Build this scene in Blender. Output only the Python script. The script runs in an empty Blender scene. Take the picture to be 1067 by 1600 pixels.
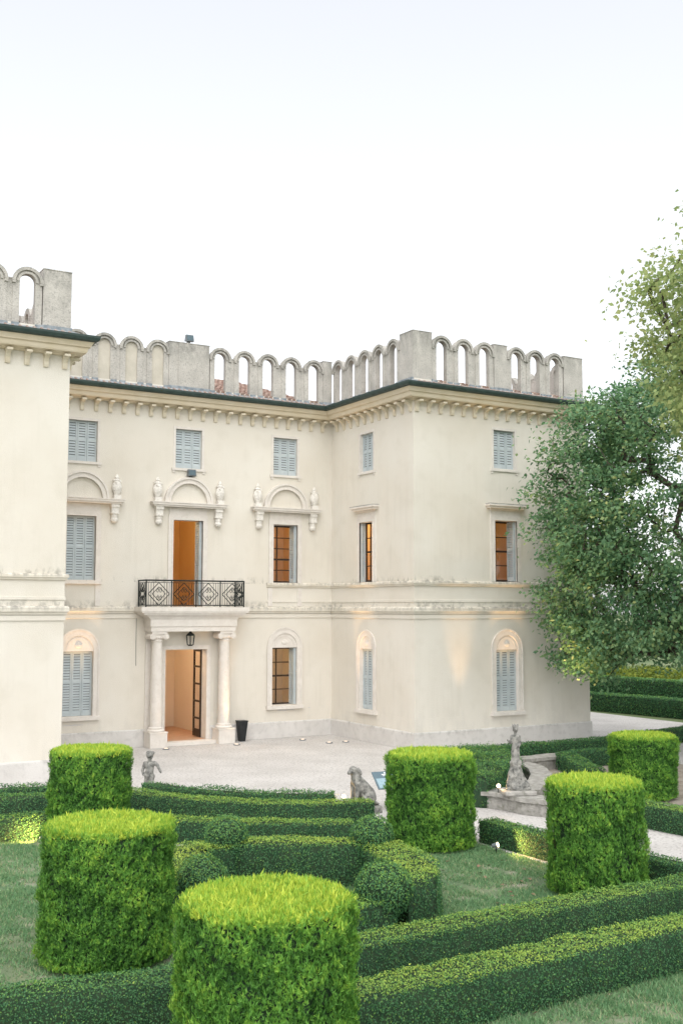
import bpy, bmesh, math, random
import numpy as np
from mathutils import Vector, Matrix, noise as mnoise
R_=math.radians
rng=np.random.default_rng(7); random.seed(7)
scene=bpy.context.scene; COL=scene.collection

# ------------------------------------------------------------------ camera
CAM=(-19.5332,-34.0009,4.4406); YAW,PITCH,ROLL=0.5305,0.0888,-0.0013; FPX=1699.73
cd=bpy.data.cameras.new('camera'); cam=bpy.data.objects.new('camera',cd); COL.objects.link(cam)
cam.location=CAM
cam.rotation_mode='QUATERNION'
cam.rotation_quaternion=(Matrix.Rotation(-YAW,3,'Z')@Matrix.Rotation(math.pi/2+PITCH,3,'X')@Matrix.Rotation(-ROLL,3,'Z')).to_quaternion()
cd.sensor_fit='VERTICAL'; cd.sensor_height=36; cd.lens=36*FPX/1600; cd.clip_end=3000; cd.clip_start=.1
scene.camera=cam
# ------------------------------------------------------------------ sky, sun, exposure
SUN_EL,SUN_AZ=R_(56),R_(208)          # veiled sun behind the camera, azimuth clockwise from +Y
w=bpy.data.worlds.new('World'); scene.world=w; w.use_nodes=True
nt=w.node_tree; bg=nt.nodes['Background']
sky=nt.nodes.new('ShaderNodeTexSky'); sky.sky_type='NISHITA'; sky.sun_disc=False
sky.sun_elevation=SUN_EL; sky.sun_rotation=SUN_AZ; sky.air_density=1.0; sky.dust_density=2.5; sky.ozone_density=1.0; sky.altitude=100
hs=nt.nodes.new('ShaderNodeHueSaturation'); hs.inputs['Saturation'].default_value=.26
nt.links.new(sky.outputs[0],hs.inputs['Color']); gn=nt.nodes.new('ShaderNodeGamma'); gn.inputs[1].default_value=.6      # thin even haze flattens the sky
nt.links.new(hs.outputs[0],gn.inputs[0]); nt.links.new(gn.outputs[0],bg.inputs[0])
bg.inputs[1].default_value=0.13
sd=bpy.data.lights.new('sun','SUN'); sun=bpy.data.objects.new('sun',sd); COL.objects.link(sun)
sd.energy=0.6; sd.angle=R_(90); sd.color=(1,.965,.91)
sdir=Vector((math.sin(SUN_AZ)*math.cos(SUN_EL),math.cos(SUN_AZ)*math.cos(SUN_EL),math.sin(SUN_EL)))
sun.rotation_euler=sdir.to_track_quat('Z','Y').to_euler(); sun.location=(0,-40,40)
vs=scene.view_settings; vs.view_transform='Standard'; vs.look='None'; vs.gamma=1; vs.use_curve_mapping=False; vs.exposure=2.02
scene.render.engine='CYCLES'

# ------------------------------------------------------------------ materials
def mat(name,c1,c2=None,scale=3.0,rough=.85,bump=0,bscale=40,stops=(.35,.65),c3=None,s3=25,a3=.3,spec=.3,metal=0,stretch=None):
    m=bpy.data.materials.new(name); m.use_nodes=True; n=m.node_tree.nodes; l=m.node_tree.links
    p=n['Principled BSDF']; p.inputs['Roughness'].default_value=rough; p.inputs['Metallic'].default_value=metal
    p.inputs['Specular IOR Level'].default_value=spec
    p.inputs['Base Color'].default_value=(*c1,1)
    geo=n.new('ShaderNodeNewGeometry'); src=geo.outputs['Position']
    if stretch:
        mp=n.new('ShaderNodeMapping'); mp.inputs['Scale'].default_value=stretch; l.new(src,mp.inputs[0]); src=mp.outputs[0]
    out=None
    if c2:
        t=n.new('ShaderNodeTexNoise'); t.inputs['Scale'].default_value=scale; t.inputs['Detail'].default_value=6; l.new(src,t.inputs['Vector'])
        r=n.new('ShaderNodeValToRGB'); r.color_ramp.elements[0].position=stops[0]; r.color_ramp.elements[1].position=stops[1]
        r.color_ramp.elements[0].color=(*c1,1); r.color_ramp.elements[1].color=(*c2,1); l.new(t.outputs[0],r.inputs[0]); out=r.outputs[0]
        if c3:
            t2=n.new('ShaderNodeTexNoise'); t2.inputs['Scale'].default_value=s3; t2.inputs['Detail'].default_value=5; l.new(src,t2.inputs['Vector'])
            r2=n.new('ShaderNodeValToRGB'); r2.color_ramp.elements[0].position=.52; r2.color_ramp.elements[1].position=.72
            r2.color_ramp.elements[0].color=(0,0,0,1); r2.color_ramp.elements[1].color=(a3,a3,a3,1); l.new(t2.outputs[0],r2.inputs[0])
            mx=n.new('ShaderNodeMixRGB'); mx.inputs[2].default_value=(*c3,1); l.new(r2.outputs[0],mx.inputs[0]); l.new(out,mx.inputs[1]); out=mx.outputs[0]
        l.new(out,p.inputs['Base Color'])
    if bump:
        b=n.new('ShaderNodeTexNoise'); b.inputs['Scale'].default_value=bscale; b.inputs['Detail'].default_value=4; l.new(geo.outputs['Position'],b.inputs['Vector'])
        bb=n.new('ShaderNodeBump'); bb.inputs['Strength'].default_value=bump; bb.inputs['Distance'].default_value=.02; l.new(b.outputs[0],bb.inputs['Height']); l.new(bb.outputs[0],p.inputs['Normal'])
    m['out']=0
    return m
def stain(m,z0,z1,col,scale=(9,9,1.2),lo=.45,hi=.7,amt=.8,cut=None):
    """weathering streaks with a noise shape of their own between two heights"""
    n=m.node_tree.nodes; l=m.node_tree.links; p=n['Principled BSDF']
    geo=n.new('ShaderNodeNewGeometry'); sx=n.new('ShaderNodeSeparateXYZ'); l.new(geo.outputs['Position'],sx.inputs[0])
    mr=n.new('ShaderNodeMapRange'); mr.inputs[1].default_value=z0; mr.inputs[2].default_value=z1; l.new(sx.outputs['Z'],mr.inputs[0])
    mp=n.new('ShaderNodeMapping'); mp.inputs['Scale'].default_value=scale; l.new(geo.outputs['Position'],mp.inputs[0])
    t=n.new('ShaderNodeTexNoise'); t.inputs['Scale'].default_value=1; t.inputs['Detail'].default_value=7; t.inputs['Roughness'].default_value=.65; l.new(mp.outputs[0],t.inputs['Vector'])
    t2=n.new('ShaderNodeTexNoise'); t2.inputs['Scale'].default_value=.55; t2.inputs['Detail'].default_value=2; l.new(geo.outputs['Position'],t2.inputs['Vector'])
    ad=n.new('ShaderNodeMath'); ad.operation='MULTIPLY_ADD'; l.new(t2.outputs[0],ad.inputs[0]); ad.inputs[1].default_value=.5; l.new(t.outputs[0],ad.inputs[2])
    sb=n.new('ShaderNodeMath'); sb.operation='SUBTRACT'; l.new(ad.outputs[0],sb.inputs[0]); sb.inputs[1].default_value=.25
    m2=n.new('ShaderNodeMapRange'); m2.inputs[1].default_value=lo; m2.inputs[2].default_value=hi; m2.inputs[4].default_value=amt; l.new(sb.outputs[0],m2.inputs[0])
    mu=n.new('ShaderNodeMath'); mu.operation='MULTIPLY'; l.new(mr.outputs[0],mu.inputs[0]); l.new(m2.outputs[0],mu.inputs[1])
    if cut is not None:
        gt=n.new('ShaderNodeMath'); gt.operation='GREATER_THAN'; gt.inputs[1].default_value=cut; l.new(sx.outputs['Z'],gt.inputs[0])
        m3=n.new('ShaderNodeMath'); m3.operation='MULTIPLY'; l.new(gt.outputs[0],m3.inputs[0]); l.new(mu.outputs[0],m3.inputs[1]); mu=m3
    mx=n.new('ShaderNodeMixRGB'); mx.inputs[2].default_value=(*col,1); l.new(mu.outputs[0],mx.inputs[0])
    s=p.inputs['Base Color']
    if s.is_linked: l.new(s.links[0].from_socket,mx.inputs[1])
    else: mx.inputs[1].default_value=s.default_value
    l.new(mx.outputs[0],s)
def leafmat(name,ramp,trans=.28,rough=.55,spec=.25):
    m=bpy.data.materials.new(name); m.use_nodes=True; n=m.node_tree.nodes; l=m.node_tree.links
    p=n['Principled BSDF']; p.inputs['Roughness'].default_value=rough; p.inputs['Specular IOR Level'].default_value=spec
    a=n.new('ShaderNodeAttribute'); a.attribute_name='tone'
    r=n.new('ShaderNodeValToRGB'); e=r.color_ramp.elements
    e[0].position=ramp[0][0]; e[0].color=(*ramp[0][1],1); e[1].position=ramp[-1][0]; e[1].color=(*ramp[-1][1],1)
    for pos,c in ramp[1:-1]: q=e.new(pos); q.color=(*c,1)
    l.new(a.outputs['Fac'],r.inputs[0]); l.new(r.outputs[0],p.inputs['Base Color'])
    tr=n.new('ShaderNodeBsdfTranslucent'); l.new(r.outputs[0],tr.inputs[0])
    mx=n.new('ShaderNodeMixShader'); mx.inputs[0].default_value=trans; l.new(p.outputs[0],mx.inputs[1]); l.new(tr.outputs[0],mx.inputs[2])
    l.new(mx.outputs[0],n['Material Output'].inputs[0]); return m
def emit(name,c,s):
    m=bpy.data.materials.new(name); m.use_nodes=True; p=m.node_tree.nodes['Principled BSDF']
    p.inputs['Base Color'].default_value=(*c,1); p.inputs['Emission Color'].default_value=(*c,1); p.inputs['Emission Strength'].default_value=s; return m
M={}
M['plaster']=mat('cream_plaster',(.67,.625,.545),(.72,.685,.615),scale=.45,bump=.45,bscale=45,c3=(.60,.56,.48),s3=1.7,a3=.32)
stain(M['plaster'],10.9,7.5,(.50,.47,.40),scale=(5,5,.35),lo=.5,hi=.74,amt=.22,cut=5.4)
stain(M['plaster'],1.5,.5,(.50,.48,.44),scale=(3,3,1.2),lo=.48,hi=.75,amt=.5,cut=.4)
stain(M['plaster'],4.1,2.6,(.50,.465,.39),scale=(6,6,.4),lo=.5,hi=.75,amt=.2,cut=1.0)
stain(M['plaster'],5.55,5.33,(.16,.155,.13),scale=(7,7,3),lo=.50,hi=.66,amt=.7,cut=5.3)
stain(M['plaster'],4.75,4.5,(.2,.195,.17),scale=(5,5,4),lo=.48,hi=.64,amt=.7,cut=4.48)
M['stone']=mat('pale_stone',(.66,.62,.57),(.72,.68,.63),scale=4,bump=.3,bscale=50,c3=(.55,.5,.43),s3=14,a3=.35)
M['plinth']=mat('plinth_stone',(.57,.55,.525),(.64,.62,.595),scale=1.6,bump=.4,bscale=30,c3=(.42,.41,.39),s3=6,a3=.4)
stain(M['plinth'],.36,.56,(.26,.25,.23),scale=(5,5,2.5),lo=.5,hi=.7,amt=.6)
M['string']=mat('string_course_stone',(.62,.58,.50),(.70,.66,.58),scale=3,bump=.3,c3=(.5,.47,.42),s3=10,a3=.4)
stain(M['string'],4.34,4.5,(.13,.13,.12),scale=(8,8,2.2),lo=.42,hi=.64,amt=.75)
M['sillstring']=mat('sill_course_stone',(.64,.59,.50),(.70,.66,.58),scale=3,bump=.3)
stain(M['sillstring'],5.24,5.34,(.17,.165,.14),scale=(8,8,2.5),lo=.42,hi=.62,amt=.85)
M['cornice']=mat('cornice_plaster',(.62,.535,.39),(.67,.59,.46),scale=2,bump=.2)
M['corbel']=mat('corbel_stone',(.62,.55,.42),(.68,.62,.50),scale=5,bump=.3)
M['merlon']=mat('weathered_merlon_render',(.42,.40,.365),(.55,.525,.48),scale=2.5,bump=.8,bscale=30,c3=(.22,.215,.20),s3=22,a3=.6,stretch=(1,1,.85),stops=(.3,.7))
stain(M['merlon'],12.6,13.45,(.15,.155,.14),scale=(5,5,3),lo=.38,hi=.68,amt=.75)
stain(M['merlon'],12.3,11.9,(.25,.24,.22),scale=(5,5,3),lo=.45,hi=.7,amt=.4)
M['blind']=mat('blind_arch_plaster',(.50,.465,.39),(.58,.54,.46),scale=3,bump=.3)
M['gutter']=mat('dark_green_gutter',(.030,.050,.045),(.045,.07,.062),scale=6,rough=.5)
M['tile']=mat('terracotta_tile',(.24,.145,.115),(.39,.29,.24),scale=7,bump=.5,bscale=25,c3=(.16,.13,.11),s3=9,a3=.8)
M['oldtile']=mat('weathered_eaves_tile',(.24,.17,.145),(.36,.30,.27),scale=6,bump=.5,bscale=25,c3=(.13,.12,.115),s3=9,a3=.8)
M['lead']=mat('lead_flashing',(.17,.20,.225),(.34,.37,.39),scale=6,rough=.6,bump=.3)
M['shutter']=mat('blue_grey_shutter_paint',(.43,.485,.505),(.49,.54,.555),scale=4,rough=.6,bump=.1)
M['wframe']=mat('dark_brown_window_frame',(.035,.022,.016),(.05,.032,.022),scale=6,rough=.5)
M['iron']=mat('wrought_iron',(.018,.025,.025),(.035,.04,.038),scale=20,rough=.5,metal=.4)
M['roomw']=mat('ochre_room_wall',(.70,.47,.22),(.74,.52,.26),scale=.8)
M['hallw']=mat('cream_hall_wall',(.74,.64,.52),(.78,.68,.56),scale=.8)
M['hallf']=mat('terracotta_hall_floor',(.45,.27,.17),(.52,.33,.22),scale=3,rough=.5)
M['gravel']=mat('pale_gravel',(.49,.47,.45),(.57,.55,.53),scale=.8,bump=1,bscale=30,c3=(.26,.25,.24),s3=15,a3=1,rough=.95)
M['earth']=mat('bare_earth',(.24,.20,.16),(.36,.32,.27),scale=3,bump=1,bscale=40,c3=(.42,.40,.37),s3=30,a3=.6,rough=.95)
M['lawn']=mat('lawn_ground',(.10,.165,.085),(.19,.22,.13),scale=1.1,bump=.8,bscale=50,c3=(.34,.31,.25),s3=2.2,a3=.9,rough=.95)
M['field']=mat('field_ground',(.10,.15,.06),(.17,.2,.1),scale=.15,bump=.5,bscale=10,rough=.95)
M['statue']=mat('lichened_statue_stone',(.17,.17,.16),(.36,.35,.32),scale=9,bump=1,bscale=40,c3=(.05,.055,.05),s3=12,a3=.9)
M['orn']=mat('carved_white_stone',(.70,.67,.62),(.80,.77,.72),scale=10,bump=.8,bscale=30,c3=(.4,.38,.35),s3=25,a3=.6)
M['basin']=mat('mossy_basin_stone',(.28,.27,.25),(.42,.405,.375),scale=6,bump=.9,bscale=30,c3=(.17,.17,.13),s3=9,a3=.75)
M['bark']=mat('bark',(.055,.045,.035),(.11,.09,.07),scale=8,bump=1,bscale=20)
M['black']=mat('black_pot',(.015,.018,.02),(.025,.028,.03),scale=8,rough=.45)
M['lampgrey']=mat('grey_lamp_housing',(.12,.14,.15),(.18,.2,.21),scale=8,rough=.45)
M['lens']=emit('lit_lens',(1,.74,.45),2.2)
M['lens_dim']=emit('ground_light_lens',(1,.80,.62),.25)
M['signblue']=mat('sign_blue_panel',(.10,.15,.18),(.12,.17,.2),scale=5,rough=.4)
M['signlight']=mat('sign_pale_print',(.24,.34,.40),(.30,.42,.47),scale=30,rough=.4)
M['signwhite']=mat('sign_white_print',(.7,.72,.72),rough=.4)
M['wood']=mat('brown_post',(.12,.055,.03),(.18,.09,.05),scale=12)
M['core']=mat('foliage_core',(.016,.045,.020),(.03,.055,.025),scale=9)  # dark filler colour stands in for the shade inside the foliage
M['box']=leafmat('box_leaves',[(0,(.028,.098,.048)),(.35,(.082,.215,.082)),(.62,(.21,.38,.08)),(1,(.46,.56,.10))],trans=.25)
M['thuja']=leafmat('thuja_sprays',[(0,(.035,.12,.024)),(.4,(.14,.345,.055)),(.7,(.30,.52,.07)),(1,(.62,.71,.10))],trans=.35)
M['maple']=leafmat('dark_tree_leaves',[(0,(.06,.165,.085)),(.5,(.17,.32,.155)),(.85,(.28,.41,.17)),(1,(.46,.48,.18))],trans=.35,rough=.45,spec=.4)
M['plane']=leafmat('yellowing_tree_leaves',[(0,(.18,.27,.11)),(.5,(.36,.45,.18)),(1,(.58,.60,.27))],trans=.5)
M['bush']=leafmat('yellow_green_leaves',[(0,(.07,.12,.02)),(.5,(.17,.23,.03)),(1,(.36,.38,.05))],trans=.35)
M['grass']=leafmat('grass_blades',[(0,(.13,.27,.13)),(.55,(.22,.38,.18)),(1,(.46,.45,.27))],trans=.35)
M['dead']=mat('fallen_leaf',(.16,.09,.06),(.30,.20,.13),scale=3)
g=bpy.data.materials.new('window_glass'); g.use_nodes=True; n=g.node_tree.nodes; l=g.node_tree.links
tr=n.new('ShaderNodeBsdfTransparent'); gl=n.new('ShaderNodeBsdfGlossy'); gl.inputs['Roughness'].default_value=.02
lw=n.new('ShaderNodeLayerWeight'); lw.inputs[0].default_value=.25; fr=n.new('ShaderNodeMath'); fr.operation='MULTIPLY_ADD'; l.new(lw.outputs['Facing'],fr.inputs[0]); fr.inputs[1].default_value=.3; fr.inputs[2].default_value=.03; mx=n.new('ShaderNodeMixShader'); l.new(fr.outputs[0],mx.inputs[0]); l.new(tr.outputs[0],mx.inputs[1]); l.new(gl.outputs[0],mx.inputs[2]); l.new(mx.outputs[0],n['Material Output'].inputs[0])
M['glass']=g

# ------------------------------------------------------------------ helpers
class MB:
    def __init__(s): s.v=[]; s.f=[]; s.m=[]
    def add(s,vs,fs,mi=0):
        o=len(s.v); s.v+= [tuple(p) for p in vs]; s.f+=[tuple(i+o for i in f) for f in fs]; s.m+=[mi]*len(fs); return s
    def box(s,x0,x1,y0,y1,z0,z1,mi=0,top=None):
        x0,x1=min(x0,x1),max(x0,x1); y0,y1=min(y0,y1),max(y0,y1)
        a=[(x0,y0,z0),(x1,y0,z0),(x1,y1,z0),(x0,y1,z0)]
        if top: tx,ty=top; b=[(x0-tx,y0-ty,z1),(x1+tx,y0-ty,z1),(x1+tx,y1+ty,z1),(x0-tx,y1+ty,z1)]
        else: b=[(x0,y0,z1),(x1,y0,z1),(x1,y1,z1),(x0,y1,z1)]
        return s.add(a+b,[(3,2,1,0),(4,5,6,7),(0,1,5,4),(1,2,6,5),(2,3,7,6),(3,0,4,7)],mi)
    def tube(s,pts,rad,k=6,mi=0,cap=True):
        pts=[Vector(p) for p in pts]; rad=rad if hasattr(rad,'__len__') else [rad]*len(pts); vs=[];fs=[]
        up=None
        for i,p in enumerate(pts):
            t=(pts[min(i+1,len(pts)-1)]-pts[max(i-1,0)]); t=t.normalized() if t.length>1e-9 else Vector((0,0,1))
            if up is None: up=t.orthogonal().normalized()
            else:
                up=up-t*up.dot(t); up=up.normalized() if up.length>1e-6 else t.orthogonal().normalized()
            b=t.cross(up)
            for j in range(k):
                a=2*math.pi*j/k; vs.append(p+(up*math.cos(a)+b*math.sin(a))*rad[i])
        for i in range(len(pts)-1):
            for j in range(k): fs.append((i*k+j,i*k+(j+1)%k,(i+1)*k+(j+1)%k,(i+1)*k+j))
        if cap: fs.append(tuple(range(k-1,-1,-1))); fs.append(tuple(range((len(pts)-1)*k,len(pts)*k)))
        return s.add(vs,fs,mi)
    def lathe(s,prof,cx=0,cy=0,k=20,mi=0,sx=1,sy=1):
        vs=[];fs=[]
        for r,z in prof:
            for j in range(k): a=2*math.pi*j/k; vs.append((cx+r*math.cos(a)*sx,cy+r*math.sin(a)*sy,z))
        for i in range(len(prof)-1):
            for j in range(k): fs.append((i*k+j,i*k+(j+1)%k,(i+1)*k+(j+1)%k,(i+1)*k+j))
        fs.append(tuple(range(k-1,-1,-1))); fs.append(tuple(range((len(prof)-1)*k,len(prof)*k)))
        return s.add(vs,fs,mi)
    def ring(s,outer,inner,y0,y1,mi=0,ends=True):
        """extruded strip between two matching outlines (x,z) from front y0 to back y1"""
        n=len(outer); vs=[(x,y0,z) for x,z in outer]+[(x,y0,z) for x,z in inner]+[(x,y1,z) for x,z in outer]+[(x,y1,z) for x,z in inner]; fs=[]
        for i in range(n-1):
            fs+= [(i,n+i,n+i+1,i+1),(2*n+i,2*n+i+1,3*n+i+1,3*n+i),(i,i+1,2*n+i+1,2*n+i),(n+i,3*n+i,3*n+i+1,n+i+1)]
        if ends: fs+=[(0,2*n,3*n,n),(n-1,2*n-1,4*n-1,3*n-1)]
        return s.add(vs,fs,mi)
    def poly(s,outline,y0,y1,mi=0):
        n=len(outline); vs=[(x,y0,z) for x,z in outline]+[(x,y1,z) for x,z in outline]
        fs=[tuple(range(n)),tuple(range(2*n-1,n-1,-1))]+[(i,n+i,n+(i+1)%n,(i+1)%n) for i in range(n)]
        return s.add(vs,fs,mi)
    def mesh(s,name,mats,smooth=False):
        me=bpy.data.meshes.new(name); me.from_pydata(s.v,[],s.f)
        mats=mats if isinstance(mats,(list,tuple)) else [mats]
        for m in mats: me.materials.append(M[m] if isinstance(m,str) else m)
        me.polygons.foreach_set('material_index',s.m)
        bm=bmesh.new(); bm.from_mesh(me); bmesh.ops.recalc_face_normals(bm,faces=bm.faces); bm.to_mesh(me); bm.free()
        if smooth: me.polygons.foreach_set('use_smooth',[True]*len(me.polygons))
        return me
    def build(s,name,mats,parent=None,smooth=False,loc=None,rz=0):
        return link(name,s.mesh(name,mats,smooth),parent,loc,rz)
def link(name,me,parent=None,loc=None,rz=0):
    o=bpy.data.objects.new(name,me); COL.objects.link(o)
    if loc: o.location=loc
    o.rotation_euler[2]=rz
    if parent: o.parent=parent
    return o
def tag(o,label=None,cat=None,group=None,kind=None):
    if label:o['label']=label
    if cat:o['category']=cat
    if group:o['group']=group
    if kind:o['kind']=kind
    return o
def empty(name,loc=(0,0,0),rz=0):
    o=bpy.data.objects.new(name,None); COL.objects.link(o); o.location=loc; o.rotation_euler[2]=rz; o.empty_display_size=.2; return o
def arc(cx,cz,r,n=12,a0=180,a1=0): return [(cx+r*math.cos(R_(a0+(a1-a0)*i/n)),cz+r*math.sin(R_(a0+(a1-a0)*i/n))) for i in range(n+1)]
def bevel(o,w=.01,seg=2):
    b=o.modifiers.new('bevel','BEVEL'); b.width=w; b.segments=seg; b.limit_method='ANGLE'; return o

# ------------------------------------------------------------------ ground
def sheet(name,pts,z,m,kind='structure'):
    mb=MB(); mb.add([(x,y,z) for x,y in pts],[tuple(range(len(pts)))]); return tag(mb.build(name,m),kind=kind)
sheet('ground',[(-400,-300),(600,-300),(600,900),(-400,900)],-.012,'field')
sheet('gravel_court',[(-40,-60),(14,-60),(14,8),(-40,8)],-.004,'gravel')
sheet('gravel_path',[(14,-20),(60,-34),(60,-24),(14,-4)],-.006,'gravel')
LAWN=[(-22,-22.2),(-6.6,-22.2),(-6.6,-16.3),(-8.6,-16.9),(-10.4,-15.7),(-11.7,-14.4),(-13.3,-12.6),(-14.6,-12.6),(-22,-11.2)]
sheet('lawn',LAWN,.004,'lawn')
NEAR=[(-24,-45),(8,-45),(8,-24.25),(-24,-24.25)]
sheet('lawn',NEAR,.004,'lawn')
sheet('soil_strip',[(-24,-24.25),(-5.6,-24.25),(-5.6,-22.2),(-24,-22.2)],.002,'earth')
sheet('soil_bed',[(-3.4,-15.6),(-.2,-11.0),(.2,-10.0),(5,-9.6),(5,-15),(-2.4,-17)],.003,'earth')
sheet('soil_bed',[(-2.6,-17),(6,-14),(6,-26),(-2.6,-26)],.004,'lawn')

# ------------------------------------------------------------------ villa
DR,DL,XL,XR=5.27,5.62,-11.30,7.37
villa=empty('villa'); tag(villa,'cream plastered villa with arched battlements, two projecting wings and blue-grey shutters','building')
PATH=[(-26,-DL),(XL,-DL),(XL,0),(0,0),(0,-DR),(XR,-DR),(XR,14)]
def norms(P): 
    N=[]
    for a,b in zip(P[:-1],P[1:]):
        t=Vector((b[0]-a[0],b[1]-a[1])).normalized(); N.append((t.y,-t.x))
    return N
def off(P,d):
    N=norms(P); out=[]
    for i,p in enumerate(P):
        if i==0: n=N[0]
        elif i==len(P)-1: n=N[-1]
        else:
            n=(N[i-1][0]+N[i][0],N[i-1][1]+N[i][1])
            if abs(N[i-1][0]-N[i][0])+abs(N[i-1][1]-N[i][1])<1e-6: n=N[i]
        out.append((p[0]+d*n[0],p[1]+d*n[1]))
    return out
def sweep(P,prof,closed=True):
    mb=MB(); rows=[[(x,y,z) for x,y in off(P,d)] for d,z in prof]; n=len(P); k=len(prof)
    vs=[p for r in rows for p in r]; fs=[]
    for j in range(k if closed else k-1):
        a=j*n; b=((j+1)%k)*n
        for i in range(n-1): fs.append((a+i,a+i+1,b+i+1,b+i))
    if closed: fs.append(tuple(j*n for j in range(k))); fs.append(tuple(j*n+n-1 for j in range(k-1,-1,-1)))
    mb.add(vs,fs); return mb
DEP=.42
def wall(length,holes,name='wall',z1=11.9,loc=(0,0,0),rz=0,DEP=DEP):
    """sheet in a local frame: x to the right seen from outside, -y outward; openings get reveals"""
    xs=sorted({0,length,*[h[0] for h in holes],*[h[1] for h in holes]}); zs=sorted({0,z1,*[h[2] for h in holes],*[h[3] for h in holes]})
    mb=MB()
    for a,b in zip(xs[:-1],xs[1:]):
        for c,d in zip(zs[:-1],zs[1:]):
            cx,cz=(a+b)/2,(c+d)/2
            if any(h[0]<cx<h[1] and h[2]<cz<h[3] for h in holes): continue
            mb.add([(a,0,c),(b,0,c),(b,0,d),(a,0,d)],[(0,1,2,3)])
    for x0,x1,z0,zt in holes:
        mb.add([(x0,0,z0),(x0,DEP,z0),(x0,DEP,zt),(x0,0,zt)],[(0,1,2,3)],1); mb.add([(x1,0,z0),(x1,DEP,z0),(x1,DEP,zt),(x1,0,zt)],[(3,2,1,0)],1)
        mb.add([(x0,0,zt),(x1,0,zt),(x1,DEP,zt),(x0,DEP,zt)],[(0,1,2,3)],1); mb.add([(x0,0,z0),(x1,0,z0),(x1,DEP,z0),(x0,DEP,z0)],[(3,2,1,0)],1)
    me=bpy.data.meshes.new(name); me.from_pydata(mb.v,[],mb.f); me.materials.append(M['plaster']); me.materials.append(M['stone']); me.polygons.foreach_set('material_index',mb.m)
    o=link(name,me,villa,loc,rz); return o
WA,WB,WC=-9.19,-5.555,-1.89; SD=2.42; WE=3.70; HW=.475
def H(c,hw,z0,z1,o): return (c-o-hw,c-o+hw,z0,z1)
ch=[]
for c in (WA,WB,WC): ch.append(H(c,.475,9.15,10.47,XL))
ch+= [H(WA,.475,5.35,7.40,XL),H(WB,.53,4.5,7.40,XL),H(WC,.475,5.35,7.38,XL)]
ch+= [H(WA,.485,1.07,3.09,XL),H(WC,.485,1.11,3.09,XL),H(WB,.73,.12,3.09,XL)]
wall(-XL,ch,loc=(XL,0,0))
wall(DR,[H(SD,.42,9.16,10.47,0),H(SD,.42,5.35,7.40,0),H(SD,.42,1.06,3.09,0)],loc=(0,0,0),rz=-math.pi/2,DEP=.26)
wall(XR,[H(WE,.46,9.16,10.47,0),H(WE,.47,5.35,7.40,0),H(WE,.47,1.07,3.09,0)],loc=(0,-DR,0))
wall(14+DR,[],loc=(XR,-DR,0),rz=math.pi/2)
wall(14.7,[],loc=(-26,-DL,0)); wall(DL,[],loc=(XL,-DL,0),rz=math.pi/2)
for P in (PATH[:3]+[(WB-.875,0)],[(WB+.875,0)]+PATH[3:]): sweep(P,[(.045,0),(.045,.52),(.03,.56),(-.05,.56),(-.05,0)]).build('plinth','plinth',villa)
sweep(PATH,[(0,4.27),(.06,4.28),(.075,4.34),(.11,4.36),(.11,4.46),(.075,4.50),(-.05,4.52),(-.05,4.27)]).build('string_course','string',villa)
sweep(PATH,[(.0,4.12),(.035,4.13),(.035,4.265),(-.05,4.265),(-.05,4.12)]).build('string_band','plaster',villa)
for P in ([(WC-.72,0),(0,0),(0,-DR),(XR,-DR),(XR,14)],[(-26,-DL),(XL,-DL),(XL,-.8)]):
    sweep(P,[(0,5.17),(.05,5.19),(.06,5.24),(.09,5.25),(.09,5.31),(.06,5.335),(-.05,5.35),(-.05,5.17)]).build('sill_course','sillstring',villa)
    sweep(P,[(.0,4.66),(.025,4.665),(.025,4.74),(-.02,4.745),(-.02,4.66)]).build('apron_band','plaster',villa)
sweep(PATH,[(0,11.16),(.10,11.16),(.13,11.20),(.34,11.22),(.36,11.26),(.38,11.36),(.43,11.37),(.44,11.40),(.48,11.47),(.50,11.50),(-.05,11.55),(-.05,11.16)]).build('cornice','cornice',villa)
sweep(PATH,[(.46,11.515),(.53,11.50),(.60,11.53),(.63,11.60),(.63,11.655),(.60,11.655),(.48,11.64)]).build('gutter','gutter',villa)
sweep(PATH,[(.60,11.59),(-.02,11.86),(-.02,11.8),(.58,11.53)]).build('eaves_deck','lead',villa)
# eaves tiles : half-round cover tiles running up to the battlements
def tile_row(mb,x0,y0,dx,dy,z0,z1,r=.065,k=5):
    L=math.hypot(dx,dy); t=Vector((dx/L,dy/L)); nn=Vector((t.y,-t.x)); vs=[]
    for e,(px,py,z,rr) in enumerate(((x0,y0,z0,r*1.1),(x0+dx,y0+dy,z1,r*.9))):
        for j in range(k+1):
            a=math.pi*j/k; vs.append((px+nn.x*rr*math.cos(a),py+nn.y*rr*math.cos(a),z+rr*math.sin(a)*1.05))
    mb.add(vs,[(j,j+1,k+2+j,k+1+j) for j in range(k)]+[tuple(range(k+1))])
mb=MB(); N=norms(PATH)
for (a,b),nn in zip(zip(PATH[:-1],PATH[1:]),N):
    L=math.hypot(b[0]-a[0],b[1]-a[1]); q=int(L/.185)
    for i in range(q):
        s=(i+.5)/q; x=a[0]+(b[0]-a[0])*s; y=a[1]+(b[1]-a[1])*s
        if (a[0],a[1])==(XL,0) and s*L<.7 and False: continue
        j=random.uniform(-.02,.02)
        tile_row(mb,x+nn[0]*.585,y+nn[1]*.585,-nn[0]*.40,-nn[1]*.40,11.585+j*.4,11.765+j*.4,.05)
tag(mb.build('eaves_tiles','oldtile',villa),kind='stuff')
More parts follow.
